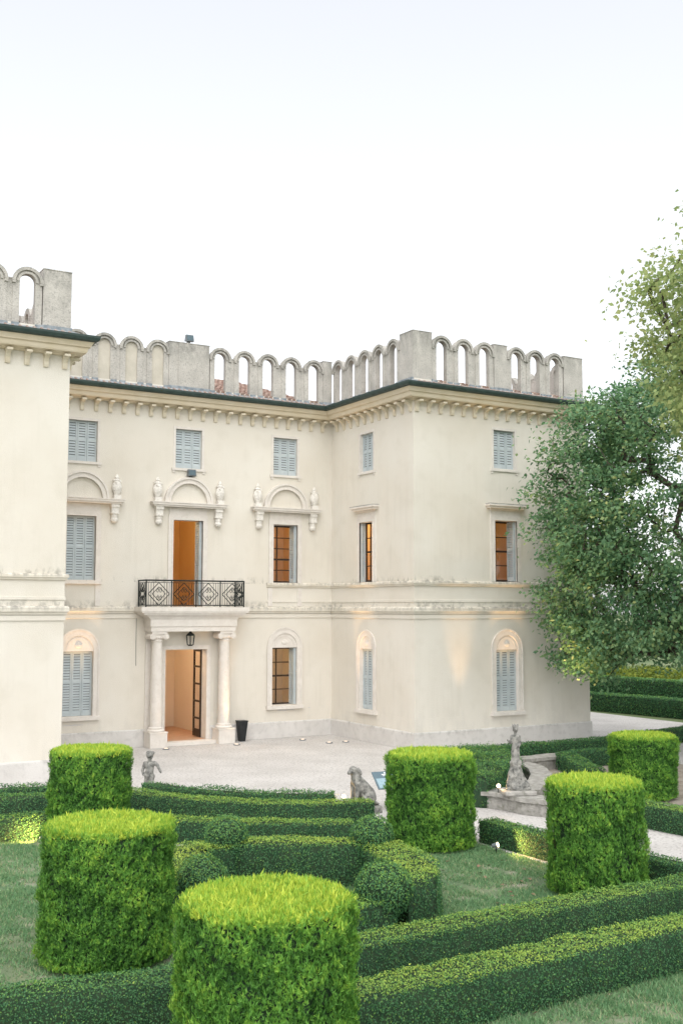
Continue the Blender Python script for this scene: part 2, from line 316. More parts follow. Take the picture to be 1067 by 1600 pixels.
# corbels
mb=MB(); pr=[(0,10.80),(.05,10.80),(.07,10.86),(.075,10.95),(.11,11.03),(.20,11.09),(.27,11.12),(.30,11.16),(0,11.16)]
n=len(pr); vs=[(-.062,-d,z) for d,z in pr]+[(.062,-d,z) for d,z in pr]
mb.add(vs,[tuple(range(n)),tuple(range(2*n-1,n-1,-1))]+[(i,(i+1)%n,n+(i+1)%n,n+i) for i in range(n)])
mb.box(-.075,.075,-.31,0,11.10,11.158)
cme=mb.mesh('corbel','corbel')
def corbels(p0,d,n,rz):
    for i in range(n): link('corbel',cme,villa,(p0[0]+d[0]*i,p0[1]+d[1]*i,0),rz)
corbels((-.42,0),(-.465,0),24,0)
corbels((0,-.45),(0,-.468),11,-math.pi/2)
corbels((.12,-DR),(.465,0),16,0)
corbels((XL-.15,-DL),(-.50,0),10,0)
corbels((XL,-DL+.15),(0,.48),3,math.pi/2)
corbels((XR,-DR+.2),(0,.47),10,math.pi/2)

# battlements ---------------------------------------------------------------
ZB,ZS,ZT=11.84,13.015,13.40; RO,RI=.385,.205
def unit_mesh(blind):
    mb=MB()
    o=[(-RO,ZB)]+arc(0,ZS,RO,14)+[(RO,ZB)]; i=[(-RI,ZB)]+arc(0,ZS+.02,RI,14)+[(RI,ZB)]
    mb.ring(o,i,.02,.20)
    mb.ring(arc(0,ZS,RO+.025,14),arc(0,ZS,RO-.06,14),-.035,.02)      # label moulding round the arch head
    mb.ring(arc(0,ZS,RI+.075,14),arc(0,ZS+.01,RI+.012,14),-.012,.02)
    mb.box(-RO-.02,-RO+.07,-.03,.21,ZS-.05,ZS+.0); mb.box(RO-.07,RO+.02,-.03,.21,ZS-.05,ZS+.0)
    if blind: mb.poly([(-RI-.01,ZB)]+arc(0,ZS+.02,RI+.01,14)+[(RI+.01,ZB)],.07,.17,1)
    return mb.mesh('arched_merlon',['merlon','blind'])
UM=unit_mesh(False); UB=unit_mesh(True)
mb=MB(); mb.box(-.09,.09,.04,.19,ZB,13.06); mb.box(-.10,.10,.03,.20,13.06,13.10); PM=mb.mesh('merlon_pillar','merlon')
mb=MB(); mb.box(-.10,.10,-.05,.03,11.80,11.90); FM=mb.mesh('flashing','lead')
def seg_frame(p,rz): 
    c,s=math.cos(rz),math.sin(rz); return lambda u:(p[0]+c*u,p[1]+s*u,0)
def pier(fr,rz,u0,u1,top=13.42,y1=.30,strips=False):
    mb=MB(); n=3
    mb.box(u0,u1,0,y1,ZB,top); 
    if strips:
        mb.box(u0+.33,u1-.22,-.02,0,ZB,top-.03)
    mb.box(u0-.01,u1+.01,-.012,y1+.012,top,top+.025)
    o=mb.build('merlon_pier','merlon',villa,loc=fr(0),rz=rz); 
    f=MB(); f.box(u0-.02,u1+.02,-.055,.01,11.79,11.92); f.build('flashing','lead',villa,loc=fr(0),rz=rz)
def run(fr,rz,centers,blind=False,ends=(True,True)):
    for i,c in enumerate(centers):
        link('arched_merlon',UB if blind else UM,villa,fr(c),rz)
        if i: m_=(c+centers[i-1])/2; link('merlon_pillar',PM,villa,fr(m_),rz)
        for s in (-1,1): link('flashing',FM,villa,fr(c+s*.31),rz)
fC=seg_frame((0,0),0); fS=seg_frame((0,0),-math.pi/2); fR=seg_frame((0,-DR),0); fLw=seg_frame((XL,-DL),0); fE=seg_frame((XR,-DR),math.pi/2)
run(fC,0,[-.75,-1.67,-2.59,-3.51,-4.43]); pier(fC,0,-.36,.0); pier(fC,0,-6.31,-4.85,13.42,strips=True)
run(fC,0,[-6.70,-7.62,-8.54,-9.46,-10.38],True); pier(fC,0,XL,-10.80)
run(fS,-math.pi/2,[.45,1.35,2.25,3.17,4.07]); pier(fS,-math.pi/2,4.485,DR-.002,13.46,y1=.74)
run(fR,0,[1.14,2.03,2.91]); pier(fR,0,.742,.752,13.0); pier(fR,0,3.31,3.88,13.40); run(fR,0,[4.28,5.12,6.0]); pier(fR,0,6.42,7.30,13.36)
pier(fLw,0,-.76,.0,13.44,y1=.76); run(fLw,0,[-1.17,-2.09,-3.01,-3.93,-4.85]); run(seg_frame((XL,-DL),math.pi/2),math.pi/2,[1.2,2.12,3.04,3.96,4.88])
run(fE,math.pi/2,[1.2+.92*i for i in range(12)])
# roofs behind the battlements
def tiled_roof(name,p00,p10,p01,p11,rows=.2):
    """p00->p10 eaves, p01->p11 ridge"""
    mb=MB(); a,b,c,d=[Vector(p) for p in (p00,p10,p01,p11)]; q=int((b-a).length/rows); k=5
    mb.add([a,b,d,c],[(0,1,2,3)])
    nn=(b-a).cross(c-a).normalized(); nn=nn if nn.z>0 else -nn
    e=(b-a).normalized()
    for i in range(q):
        s=(i+.5)/q; A=a+(b-a)*s; B=c+(d-c)*s; vs=[]; st=9
        for t in range(st):
            for t2,rr,up in ((t/st,.075,.02),((t+1)/st,.065,0)):
                P=A+(B-A)*t2
                for j in range(k+1):
                    an=math.pi*j/k; vs.append(P+e*rr*math.cos(an)+nn*(rr*math.sin(an)+up+random.uniform(-.004,.004)))
        fs=[]
        for t in range(st):
            o=t*2*(k+1)
            fs+=[(o+j,o+j+1,o+k+2+j,o+k+1+j) for j in range(k)]+[tuple(o+j for j in range(k+1))]
        mb.add(vs,fs)
    tag(mb.build(name,'tile',villa),kind='stuff')
tiled_roof('roof_tiles',(XL,.55,11.92),(-.2,.55,11.92),(XL,5.2,13.55),(-1.6,5.2,13.45))
mb=MB(); mb.add([(XL,5.2,13.55),(-1.6,5.2,13.45),(-.2,14,11.9),(XL,14,11.9)],[(0,1,2,3)]); mb.add([(-.2,.55,11.92),(-1.6,5.2,13.45),(-.2,14,11.9)],[(0,1,2)])
mb.add([(0,-DR,11.86),(XR,-DR,11.86),(XR,14,11.86),(0,14,11.86)],[(0,1,2,3)]); mb.add([(-26,-DL,11.86),(XL,-DL,11.86),(XL,14,11.86),(-26,14,11.86)],[(0,1,2,3)])
mb.build('roof','tile',villa)
mb=MB()
for c in (1.14,2.03,2.91,4.28,5.12,6.0): mb.tube([(c-.05,-DR-.03,11.86),(c-.05,-DR+.5,11.97)],.07,8); mb.tube([(c+.10,-DR-.03,11.85),(c+.10,-DR+.5,11.95)],.065,8)
for c in (-.75,-1.67,-2.59,-3.51,-4.43):
    mb.tube([(c-.08,-.03,11.86),(c-.08,.7,12.0)],.07,8); mb.tube([(c+.09,-.03,11.86),(c+.09,.7,12.0)],.07,8)
tag(mb.build('drain_tiles','tile',villa),kind='stuff')

# windows -------------------------------------------------------------------
def leaf(mb,x0,x1,y,z0,z1,rails=2,slat=.078,t=.035):
    """louvred shutter leaf facing -y"""
    s=.05; mb.box(x0,x0+s,y,y+t,z0,z1); mb.box(x1-s,x1,y,y+t,z0,z1)
    mid=z0+(z1-z0)*.52
    rl=[(z0,z0+.11),(mid-.04,mid+.04),(z1-.07,z1)]
    for a,b in rl: mb.box(x0+s,x1-s,y+.003,y+t-.003,a,b)
    for (a,b) in ((rl[0][1],rl[1][0]),(rl[1][1],rl[2][0])):
        q=max(3,int((b-a)/slat)); h=(b-a)/q
        for i in range(q):
            z=a+i*h
            mb.add([(x0+s,y+.004,z),(x1-s,y+.004,z),(x1-s,y+t-.008,z+h*.82),(x0+s,y+t-.008,z+h*.82)],[(0,1,2,3)])
def shutters_closed(win,hw,z0,z1):
    w_=2*hw/3
    for i in range(3):
        mb=MB(); leaf(mb,-hw+i*w_+.004,-hw+(i+1)*w_-.004,.10+(.008 if i==1 else 0),z0+.015,z1-.012); mb.build('shutter_leaf','shutter',win)
    mb=MB(); mb.add([(-hw,.2,z0),(hw,.2,z0),(hw,.2,z1),(-hw,.2,z1)],[(0,1,2,3)]); mb.build('backing','wframe',win)  # dark sheet added to stand for the shade between the slats
def shutters_open(win,hw,z0,z1,side=1,n=2):
    """leaves folded back against the reveal"""
    for k in range(n):
        mb=MB(); leaf(mb,.0,DEP-.06 if n>1 else .155,0,z0+.015,z1-.012)
        # turn so that it faces the opening
        x=side*(hw-.02-.045*(n-1-k)); mb.v=[(x-side*(.0)+ (-side)*(.035-yy) , (.03 if n>1 else .02)+xx, zz) for xx,yy,zz in mb.v]
        mb.build('shutter_leaf','shutter',win)
def casement(win,hw,z0,z1,rows=4,split=.36,y=DEP-.05):
    mb=MB(); b=.055
    mb.box(-hw,-hw+b,y,y+.06,z0,z1); mb.box(hw-b,hw,y,y+.06,z0,z1); mb.box(-hw+b,hw-b,y+.002,y+.058,z0,z0+b*1.2); mb.box(-hw+b,hw-b,y+.002,y+.058,z1-b,z1)
    xs=[-hw+b,-hw+b+(2*hw-2*b)*split,hw-b]; hh=(z1-z0-2.2*b)/rows; zs=[z0+1.2*b+hh*i for i in range(rows+1)]
    mb.box(xs[1]-.018,xs[1]+.018,y+.01,y+.05,z0+b,z1-b)
    for i,z in enumerate(zs[1:-1]):
        t=.032 if i==rows//2-1 else .016; mb.box(xs[0],xs[2],y+.012,y+.048,z-t,z+t)
    mb.build('frame','wframe',win)
    for a,c in zip(xs[:-1],xs[1:]):
        for d,e in zip(zs[:-1],zs[1:]):
            p=MB(); p.box(a,c,y+.027,y+.033,d,e); p.build('pane','glass',win)
def rect_frame(mb,hw,z0,z1,wd,y0,bottom=True,mi=0):
    mb.box(-hw-wd,-hw,y0,.0,z0,z1+wd,mi); mb.box(hw,hw+wd,y0,.0,z0,z1+wd,mi); mb.box(-hw,hw,y0+.002,0,z1,z1+wd,mi)
def upper(loc,rz,hw):
    mb=MB(); rect_frame(mb,hw,9.10,10.47,.085,-.018); mb.box(-hw-.14,hw+.14,-.05,0,9.06,9.14); mb.box(-hw-.11,-hw-.02,-.03,0,8.98,9.06); mb.box(hw+.02,hw+.11,-.03,0,8.98,9.06)
    wn=mb.build('window','stone',villa,loc=loc,rz=rz); shutters_closed(wn,hw,9.15,10.47); return wn
upper((WA,0,0),0,.475); upper((WB,0,0),0,.475); upper((WC,0,0),0,.475); upper((0,-SD,0),-math.pi/2,.42); upper((WE,-DR,0),0,.46)
def carved_urn(mb,x,z,s=1,mi=1):
    mb.box(x-.12,x+.12,-.20,-.0,z,z+.14,mi)
    mb.lathe([(.07,z+.14),(.10,z+.18),(.15,z+.30),(.165,z+.40),(.14,z+.50),(.09,z+.58),(.11,z+.62),(.06,z+.66),(.075,z+.71),(.04,z+.78),(.0,z+.83)],x,-.10,10,mi,1,.7)
    for k in range(9):
        a=k*2.4; mb.lathe([(.0,z+.22+.04*k),(.035,z+.24+.04*k),(.04,z+.26+.04*k),(.0,z+.29+.04*k)],x+.12*math.cos(a),-.10-.08*abs(math.sin(a)),6,mi)
    mb.box(x-.13,x-.05,-.13,-.05,z+.60,z+.64,mi); mb.box(x+.05,x+.13,-.13,-.05,z+.60,z+.64,mi)
def console(mb,x,mi=1):
    mb.box(x-.135,x+.135,-.20,0,7.70,7.83,mi); mb.box(x-.12,x+.12,-.17,0,7.52,7.70,mi); mb.box(x-.135,x+.135,-.185,0,7.49,7.53,mi)
    mb.lathe([(.10,7.49),(.115,7.42),(.10,7.36),(.125,7.31),(.11,7.25),(.06,7.21),(.0,7.19)],x,-.08,10,mi,1,.75)
def noble(loc,hw,z0,closed,door=False):
    mb=MB(); zt=7.39
    rect_frame(mb,hw,z0,zt,.17,-.05); rect_frame(mb,hw,z0,zt,.05,-.065)
    mb.box(-hw-.14,hw+.14,-.035,0,zt+.172,7.80)
    L=1.33
    mb.box(-L+.05,L-.05,-.23,0,7.81,7.86); mb.box(-L,L,-.27,0,7.862,7.93); mb.box(-L-.03,L+.03,-.29,0,7.932,7.965)
    o=arc(0,7.97,.86,18); i=arc(0,7.97,.66,18)
    mb.ring(o,i,-.10,0); mb.ring(arc(0,7.97,.865,18),arc(0,7.97,.80,18),-.14,-.10); mb.ring(arc(0,7.97,.70,18),arc(0,7.97,.655,18),-.125,-.10)
    for s in (-1,1): console(mb,s*1.06)
    wn=mb.build('window' if not door else 'balcony_door',['stone','orn'],villa,loc=loc)
    for s in (-1,1):
        u=MB(); carved_urn(u,s*1.12,7.966,mi=0); u.build('carved_urn','orn',wn)
    t=MB(); t.poly(arc(0,7.97,.655,18),-.012,0); t.build('tympanum','plaster',wn)
    if closed: shutters_closed(wn,hw,z0,7.40)
    return wn
wa=noble((WA,0,0),.475,5.30,True)
mb=MB(); mb.box(-.68,.68,-.09,0,5.22,5.33); mb.build('sill','stone',wa)
for s in (-1,1): mb=MB(); mb.box(s*.58-.085,s*.58+.085,-.03,0,4.53,5.22); mb.build('apron_strip','stone',wa)
wb=noble((WB,0,0),.53,4.5,False,True); shutters_open(wb,.53,4.56,7.39)
wc=noble((WC,0,0),.475,5.30,False); shutters_open(wc,.475,5.35,7.37); casement(wc,.475,5.35,7.38,5)
for s in (-1,1): mb=MB(); mb.box(s*.58-.085,s*.58+.085,-.03,0,4.53,5.17); mb.build('apron_strip','stone',wc)
def hooded(loc,rz,hw,side,n=2):
    mb=MB(); zt=7.40; rect_frame(mb,hw,5.35,zt,.17,-.045); rect_frame(mb,hw,5.35,zt,.05,-.06)
    mb.box(-hw-.15,hw+.15,-.03,0,zt+.172,7.74); mb.box(-hw-.19,hw+.19,-.08,0,7.742,7.80); mb.box(-hw-.30,hw+.30,-.20,0,7.802,7.87); mb.box(-hw-.36,hw+.36,-.25,0,7.872,7.93); mb.box(-hw-.35,hw+.35,-.24,0,7.932,7.96,1)
    wn=mb.build('window',['stone','basin'],villa,loc=loc,rz=rz); shutters_open(wn,hw,5.36,7.39,side,n); casement(wn,hw,5.36,7.40,4,.36,DEP-.05 if n>1 else .19); return wn
hooded((0,-SD,0),-math.pi/2,.42,-1,1); hooded((WE,-DR,0),0,.47,1)
def arched(loc,rz,hw,z0,closed):
    mb=MB(); ro=hw+.175; sp=3.12
    mb.ring([(-ro,z0)]+arc(0,sp,ro,18)+[(ro,z0)],[(-hw,z0)]+arc(0,sp-.02,hw,18)+[(hw,z0)],-.045,0)
    mb.ring([(-ro-.025,z0)]+arc(0,sp,ro+.025,18)+[(ro+.025,z0)],[(-ro+.03,z0)]+arc(0,sp,ro-.03,18)+[(ro-.03,z0)],-.065,-.045)
    wn=mb.build('window','stone',villa,loc=loc,rz=rz)
    t=MB(); t.poly([(-hw,3.09)]+arc(0,sp,hw-.002,18)+[(hw,3.09)],-.012,0); t.ring(arc(0,3.13,hw*.82,14),arc(0,3.13,hw*.72,14),-.022,-.012); t.lathe([(.0,3.20),(.10,3.22),(.12,3.28),(.05,3.36),(0,3.40)],0,-.02,10,0,1,.2); t.build('tympanum','stone',wn)
    s=MB(); s.box(-ro-.05,ro+.05,-.12,0,z0-.12,z0-.0); s.build('sill','stone',wn)
    if closed: shutters_closed(wn,hw,z0,3.09)
    else: shutters_open(wn,hw,z0+.01,3.08); casement(wn,hw,z0,3.09,4,.36)
arched((WA,0,0),0,.485,1.06,True); arched((WC,0,0),0,.485,1.10,False); arched((0,-SD,0),-math.pi/2,.42,1.05,True); arched((WE,-DR,0),0,.47,1.06,True)
# main door
mb=MB(); rect_frame(mb,.73,.12,3.09,.14,-.04); md=mb.build('main_door','stone',villa,loc=(WB,0,0))
def glazed_leaf(side,ang):
    mb=MB(); W=.72; z0,z1=.14,3.07; mb.box(0,.075,-.025,.025,z0,z1); mb.box(W-.075,W,-.025,.025,z0,z1)
    zs=[z0,.75,1.32,1.9,2.48,z1]
    for i,z in enumerate(zs): mb.box(.075,W-.075,-.023,.023,z-(.03 if 0<i<5 else (0 if i==0 else .08)),z+(.03 if 0<i<5 else (.25 if i==0 else 0)))
    def tf(v):
        x,y,z=v; c,s=math.cos(ang),math.sin(ang); X=x*c-y*s; Y=x*s+y*c; return (side*(.71-X),DEP-.04+Y,z)
    mb.v=[tf(v) for v in mb.v]; d=mb.build('door_leaf','wframe',md)
    p=MB(); p.box(.07,W-.07,-.004,.004,z0+.2,z1-.08); p.v=[tf(v) for v in p.v]; p.build('pane','glass',d)
glazed_leaf(1,R_(93)); glazed_leaf(-1,R_(80))
# rooms seen through the open windows
def room(x0,x1,y0,y1,z0,z1,openside,wm,fm,lamp,power,col=(1,.75,.40)):
    mb=MB(); F={'x0':[(x0,y0,z0),(x0,y1,z0),(x0,y1,z1),(x0,y0,z1)],'x1':[(x1,y0,z0),(x1,y1,z0),(x1,y1,z1),(x1,y0,z1)],'y0':[(x0,y0,z0),(x1,y0,z0),(x1,y0,z1),(x0,y0,z1)],'y1':[(x0,y1,z0),(x1,y1,z0),(x1,y1,z1),(x0,y1,z1)],'z1':[(x0,y0,z1),(x1,y0,z1),(x1,y1,z1),(x0,y1,z1)]}
    for k,v in F.items():
        if k!=openside: mb.add(v,[(0,1,2,3)],0)
    mb.add([(x0,y0,z0),(x1,y0,z0),(x1,y1,z0),(x0,y1,z0)],[(0,1,2,3)],1)
    mb.build('room',[wm,fm],villa)
    ld=bpy.data.lights.new('room_lamp','POINT'); ld.energy=power*.115; ld.color=col; ld.shadow_soft_size=.2; lo=bpy.data.objects.new('room_lamp',ld); COL.objects.link(lo); lo.location=lamp
room(-7.0,-4.0,DEP+.02,4.6,4.45,8.3,'y0','roomw','hallf',(-5.8,1.6,7.9),150)
room(-3.4,-.1,DEP+.02,3.6,4.9,8.3,'y0','roomw','hallf',(-2.6,1.4,8.0),130)
room(-3.4,-.1,DEP+.02,3.6,.55,3.9,'y0','hallw','hallf',(-2.6,1.4,3.6),110)
room(-7.0,-4.2,DEP+.02,4.4,.10,3.9,'y0','hallw','hallf',(-6.2,1.5,3.6),190,(1,.72,.46))
room(.275,2.6,-4.8,-.6,4.9,8.3,'x0','roomw','hallf',(1.2,-2.2,8.0),260)
room(2.75,7.0,-DR+DEP+.02,-1.8,4.9,8.3,'y0','roomw','hallf',(3.9,-3.6,8.0),110)
# portico --------------------------------------------------------------------
pt=MB(); XC=WB+.03
for a,b,y,z0,z1 in ((-1.49,1.49,-.62,3.70,3.86),(-1.52,1.52,-.645,3.862,4.10)): pt.box(XC+a,XC+b,y,0,z0,z1)
for e,z0,z1 in ((.03,4.102,4.14),(.08,4.142,4.19),(.16,4.192,4.24),(.27,4.242,4.30),(.34,4.302,4.345),(.37,4.347,4.49)): pt.box(XC-1.52-e,XC+1.52+e,-.645-e*.45,0,z0,z1)
portico=pt.build('portico','stone',villa)
def column(x,y):
    mb=MB(); mb.box(x-.29,x+.29,y-.29,y+.29,0,.46); mb.box(x-.31,x+.31,y-.31,y+.31,.462,.50)
    mb.lathe([(.27,.50),(.29,.53),(.27,.57),(.22,.59),(.24,.62),(.20,.65),(.195,.9),(.195,1.6),(.185,2.4),(.17,3.25),(.165,3.36),(.19,3.38),(.19,3.41),(.17,3.43),(.2,3.50)],x,y,24)
    mb.box(x-.26,x+.26,y-.24,y+.24,3.62,3.695); mb.box(x-.22,x+.22,y-.20,y+.20,3.52,3.618)
    for s in (-1,1):
        mb.tube([(x+s*.23,y-.23,3.54),(x+s*.23,y+.23,3.54)],.095,12)
        for yy in (-.235,.235): mb.tube([(x+s*.23,y+yy-.012,3.54),(x+s*.23,y+yy+.012,3.54)],.05,10)
    for k in range(-2,3): mb.lathe([(0,3.46),(.035,3.49),(.035,3.53),(0,3.55)],x+k*.07,y-.19,6)
    return mb.build('column','stone',portico,smooth=False)
for s in (-1,1):
    c_=column(XC+s*1.19,-.36); 
    mb=MB(); mb.box(XC+s*1.30-.16,XC+s*1.30+.16,-.06,0,.0,3.698); mb.build('pilaster','stone',portico)
mb=MB(); mb.box(XC-.90,XC+.90,-.42,.0,0,.118); mb.box(XC-.73,XC+.73,0,DEP+.05,.02,.124,1); mb.build('step',['stone','hallf'],portico)
# balcony railing
rb=MB(); x0,x1,yf=XC-1.72,XC+1.72,-.72; zt,zb=5.35,4.55
def bar(mb,a,b,r=.011): mb.tube([a,b],r,5)
for a,b in (((x0,yf),(x1,yf)),((x0,yf),(x0,0)),((x1,yf),(x1,0))):
    rb.tube([(a[0],a[1],zt),(b[0],b[1],zt)],.026,6); rb.tube([(a[0],a[1],zb),(b[0],b[1],zb)],.017,6); rb.tube([(a[0],a[1],zt-.07),(b[0],b[1],zt-.07)],.009,5)
for x in (x0,x1): 
    for y in (yf,-.03): rb.tube([(x,y,4.49),(x,y,zt+.02)],.022,6)
for k in range(1,4): rb.tube([(x0+(x1-x0)*k/4,yf,4.49),(x0+(x1-x0)*k/4,yf,zt)],.020,6)
rail=rb.build('balcony_railing','iron',villa)
def panel(P,Q):
    mb=MB(); P=Vector(P);Q=Vector(Q); D=Q-P; L=D.length
    def pt_(u,v): p=P+D*u; return (p.x,p.y,zb+(zt-.07-zb)*v)
    for u in (0,1):
        s=1 if u==0 else -1
        for k in (.09,.19,.29,.40): bar(mb,pt_(u+s*k,0),pt_(u+s*k,max(0.0,.5-(k)*1.0)+.02)) if k>.3 else bar(mb,pt_(u+s*k,0),pt_(u+s*k,1),.008)
    for r_ in (1.0,.62):
        c=[pt_(.5-.42*r_,.5),pt_(.5,.5+.5*r_),pt_(.5+.42*r_,.5),pt_(.5,.5-.5*r_)]
        for i in range(4): bar(mb,c[i],c[(i+1)%4],.014 if r_==1 else .011)
    for v in (.33,.67):
        for u in (.44,.56):
            pts=[pt_(u+.055*math.cos(a)*(.4+.6*i/12),v+.13*math.sin(a)*(.4+.6*i/12)) for i,a in enumerate([math.pi*2.4*j/12 for j in range(13)])]
            mb.tube(pts,.009,4)
    return mb.build('railing_panel','iron',rail)
for k in range(4): panel((x0+(x1-x0)*k/4,yf,0),(x0+(x1-x0)*(k+1)/4,yf,0))
panel((x0,-.03,0),(x0,yf,0)); panel((x1,-.03,0),(x1,yf,0))

# things on the building ------------------------------------------------------
ln=empty('lantern',(XC-.02,-.33,0)); tag(ln,'dark iron lantern hanging under the portico','lantern')
mb=MB(); mb.lathe([(.07,3.22),(.11,3.25),(.12,3.26)],k=6); 
for j in range(6):
    a=2*math.pi*j/6; mb.tube([(.11*math.cos(a),.11*math.sin(a),3.25),(.145*math.cos(a),.145*math.sin(a),3.55)],.011,4)
mb.lathe([(.16,3.55),(.13,3.60),(.05,3.66),(.03,3.70),(.0,3.72)],k=6); mb.build('cage','iron',ln)
mb=MB(); mb.tube([(0,0,3.70),(0,0,3.80)],.012,5); mb.build('hook','iron',ln)
mb=MB()
mb.lathe([(.095,3.26),(.125,3.54)],k=6); mb.build('pane','glass',ln)
def floodlight(loc,label,tilt):
    f=empty('floodlight',loc); tag(f,label,'floodlight')
    mb=MB(); mb.box(-.15,.15,-.16,-.02,-.12,.10,top=(-.02,-.02)); mb.build('housing','lampgrey',f); mb=MB(); mb.box(-.05,.05,-.06,.03,-.20,-.10); mb.box(-.12,.12,-.02,.0,-.02,.02); mb.build('bracket','lampgrey',f)
    mb=MB(); mb.box(-.11,.11,-.167,-.161,-.09,.07); mb.build('lens','signblue',f); return f
floodlight((WB+.06,-.03,9.0),'small grey floodlight fixed below the upper window over the balcony',0)
floodlight((-5.55,.2,13.65),'small dark floodlight standing on the wide battlement pier',0)
pot=MB(); pot.box(-.09,.09,-.09,.09,0,.66,top=(.065,.065)); pot.box(-.165,.165,-.165,.165,.66,.69); tag(pot.build('planter','black',loc=(-3.62,-.27,0)),'tall tapered black planter beside the right portico column','planter')
def ground_light(x,y,label):
    f=empty('ground_light',(x,y,0)); tag(f,label,'ground light','ground lights set in the gravel court')
    mb=MB(); mb.lathe([(.11,-.02),(.115,.015),(.10,.03),(.085,.03)],k=16); mb.build('ring','lampgrey',f)
    mb=MB(); mb.lathe([(.0,.024),(.084,.027),(.05,.036),(.0,.040)],k=16); mb.build('lens','lens_dim',f)
def spot(x,y,z,tx,ty,tz,power,ang=45,col=(1,.60,.28)):
    ld=bpy.data.lights.new('uplight','SPOT'); ld.energy=power; ld.color=col; ld.spot_size=R_(ang); ld.spot_blend=1; ld.shadow_soft_size=.12
    o=bpy.data.objects.new('uplight',ld); COL.objects.link(o); o.location=(x,y,z); o.rotation_euler=Vector((tx-x,ty-y,tz-z)).to_track_quat('-Z','Y').to_euler()
GL=[(-6.60,-1.0,'ground light in the gravel before the left portico column'),(-4.20,-1.12,'ground light in the gravel before the right portico column'),(-1.69,-1.0,'ground light in the gravel under the right ground-floor casement'),(-1.32,-2.16,'ground light in the gravel, farthest from the house wall')]
for x,y,lb in GL: ground_light(x,y,lb)
spot(-4.20,-.95,.06,-4.38,-.2,3.7,60,36); spot(-6.60,-.9,.06,-6.7,-.1,3.8,5,40); spot(-1.69,-.9,.06,-1.8,0,4.2,4,40)
for x,y,lb,tx,ty,tz,p in ((1.75,-DR-.7,'ground light at the foot of the right wing wall, left of its shuttered window',1.75,-DR,5.0,36),(3.7,-DR-.7,'ground light under the arched shuttered window of the right wing front',3.7,-DR,5.0,60),(-.7,-2.2,'ground light at the foot of the inner side wall of the right wing',0,-2.2,5.0,55),(-9.2,-.7,'ground light under the arched shuttered window beside the left wing',-9.2,0,5.0,70)):
    ground_light(x,y,lb); spot(x,y,.06,tx,ty,tz,p*4.2,25)
ground_light(3.6,-7.7,'ground light under the big tree by the right wing corner'); spot(3.6,-7.7,.06,3.3,-9.1,4.6,420,48,(1,.68,.25))

# ------------------------------------------------------------------ foliage machinery
def npmesh(name,parts,mats):
    """parts: (verts Nx3, faces MxK, material index, tone per vertex or scalar)"""
    V=np.concatenate([p[0] for p in parts]); off_=0; loops=[];starts=[];tot=[];mi=[];tone=[];ls=0
    for v,f,m_,t in parts:
        f=np.asarray(f); loops.append((f+off_).ravel()); k=f.shape[1]; starts.append(ls+np.arange(len(f))*k); tot.append(np.full(len(f),k)); ls+=f.size; mi.append(np.full(len(f),m_)); off_+=len(v)
        tone.append(np.broadcast_to(np.asarray(t,dtype=np.float32),(len(v),)))
    me=bpy.data.meshes.new(name); me.vertices.add(len(V)); me.vertices.foreach_set('co',V.astype(np.float32).ravel())
    L=np.concatenate(loops).astype(np.int32); me.loops.add(len(L)); me.loops.foreach_set('vertex_index',L)
    S=np.concatenate(starts).astype(np.int32); me.polygons.add(len(S)); me.polygons.foreach_set('loop_start',S)
    for m_ in mats: me.materials.append(M[m_])
    me.polygons.foreach_set('material_index',np.concatenate(mi).astype(np.int32))
    a=me.attributes.new('tone','FLOAT','POINT'); a.data.foreach_set('value',np.concatenate(tone).astype(np.float32))
    me.update(calc_edges=True); me.validate(); return me
def unit(v): return v/np.maximum(np.linalg.norm(v,axis=1,keepdims=True),1e-9)
def leaves(c,nrm,length,width,tone,axis=None,axis_j=1.0):
    """rhombic leaves: centre c, face normal nrm, long axis"""
    n=len(c); nrm=unit(nrm)
    ax=rng.normal(size=(n,3))*axis_j if axis is None else axis+rng.normal(size=(n,3))*axis_j
    t=unit(ax-nrm*np.sum(ax*nrm,1,keepdims=True)); b=np.cross(nrm,t)
    L=np.broadcast_to(length,(n,))[:,None]*.5; W=np.broadcast_to(width,(n,))[:,None]*.5
    v=np.stack([c-t*L,c+b*W-t*L*.1+nrm*W*.25,c+t*L,c-b*W-t*L*.1+nrm*W*.25],1).reshape(-1,3)
    return v,np.arange(4*n).reshape(n,4),0,np.repeat(tone,4)
_ph=rng.uniform(0,6.28,(8,)); _k=rng.normal(size=(8,3))
def snoise(p,f):
    s=0
    for i in range(8): s=s+np.sin(p@(_k[i]*f)*(1+.25*i)+_ph[i])
    return s/4
def resample(P,step=.06):
    P=np.asarray(P,float); d=np.r_[0,np.cumsum(np.linalg.norm(np.diff(P,axis=0),axis=1))]; n=max(3,int(d[-1]/step)); s=np.linspace(0,d[-1],n)
    Q=np.stack([np.interp(s,d,P[:,0]),np.interp(s,d,P[:,1])],1)
    return Q,s,d[-1]
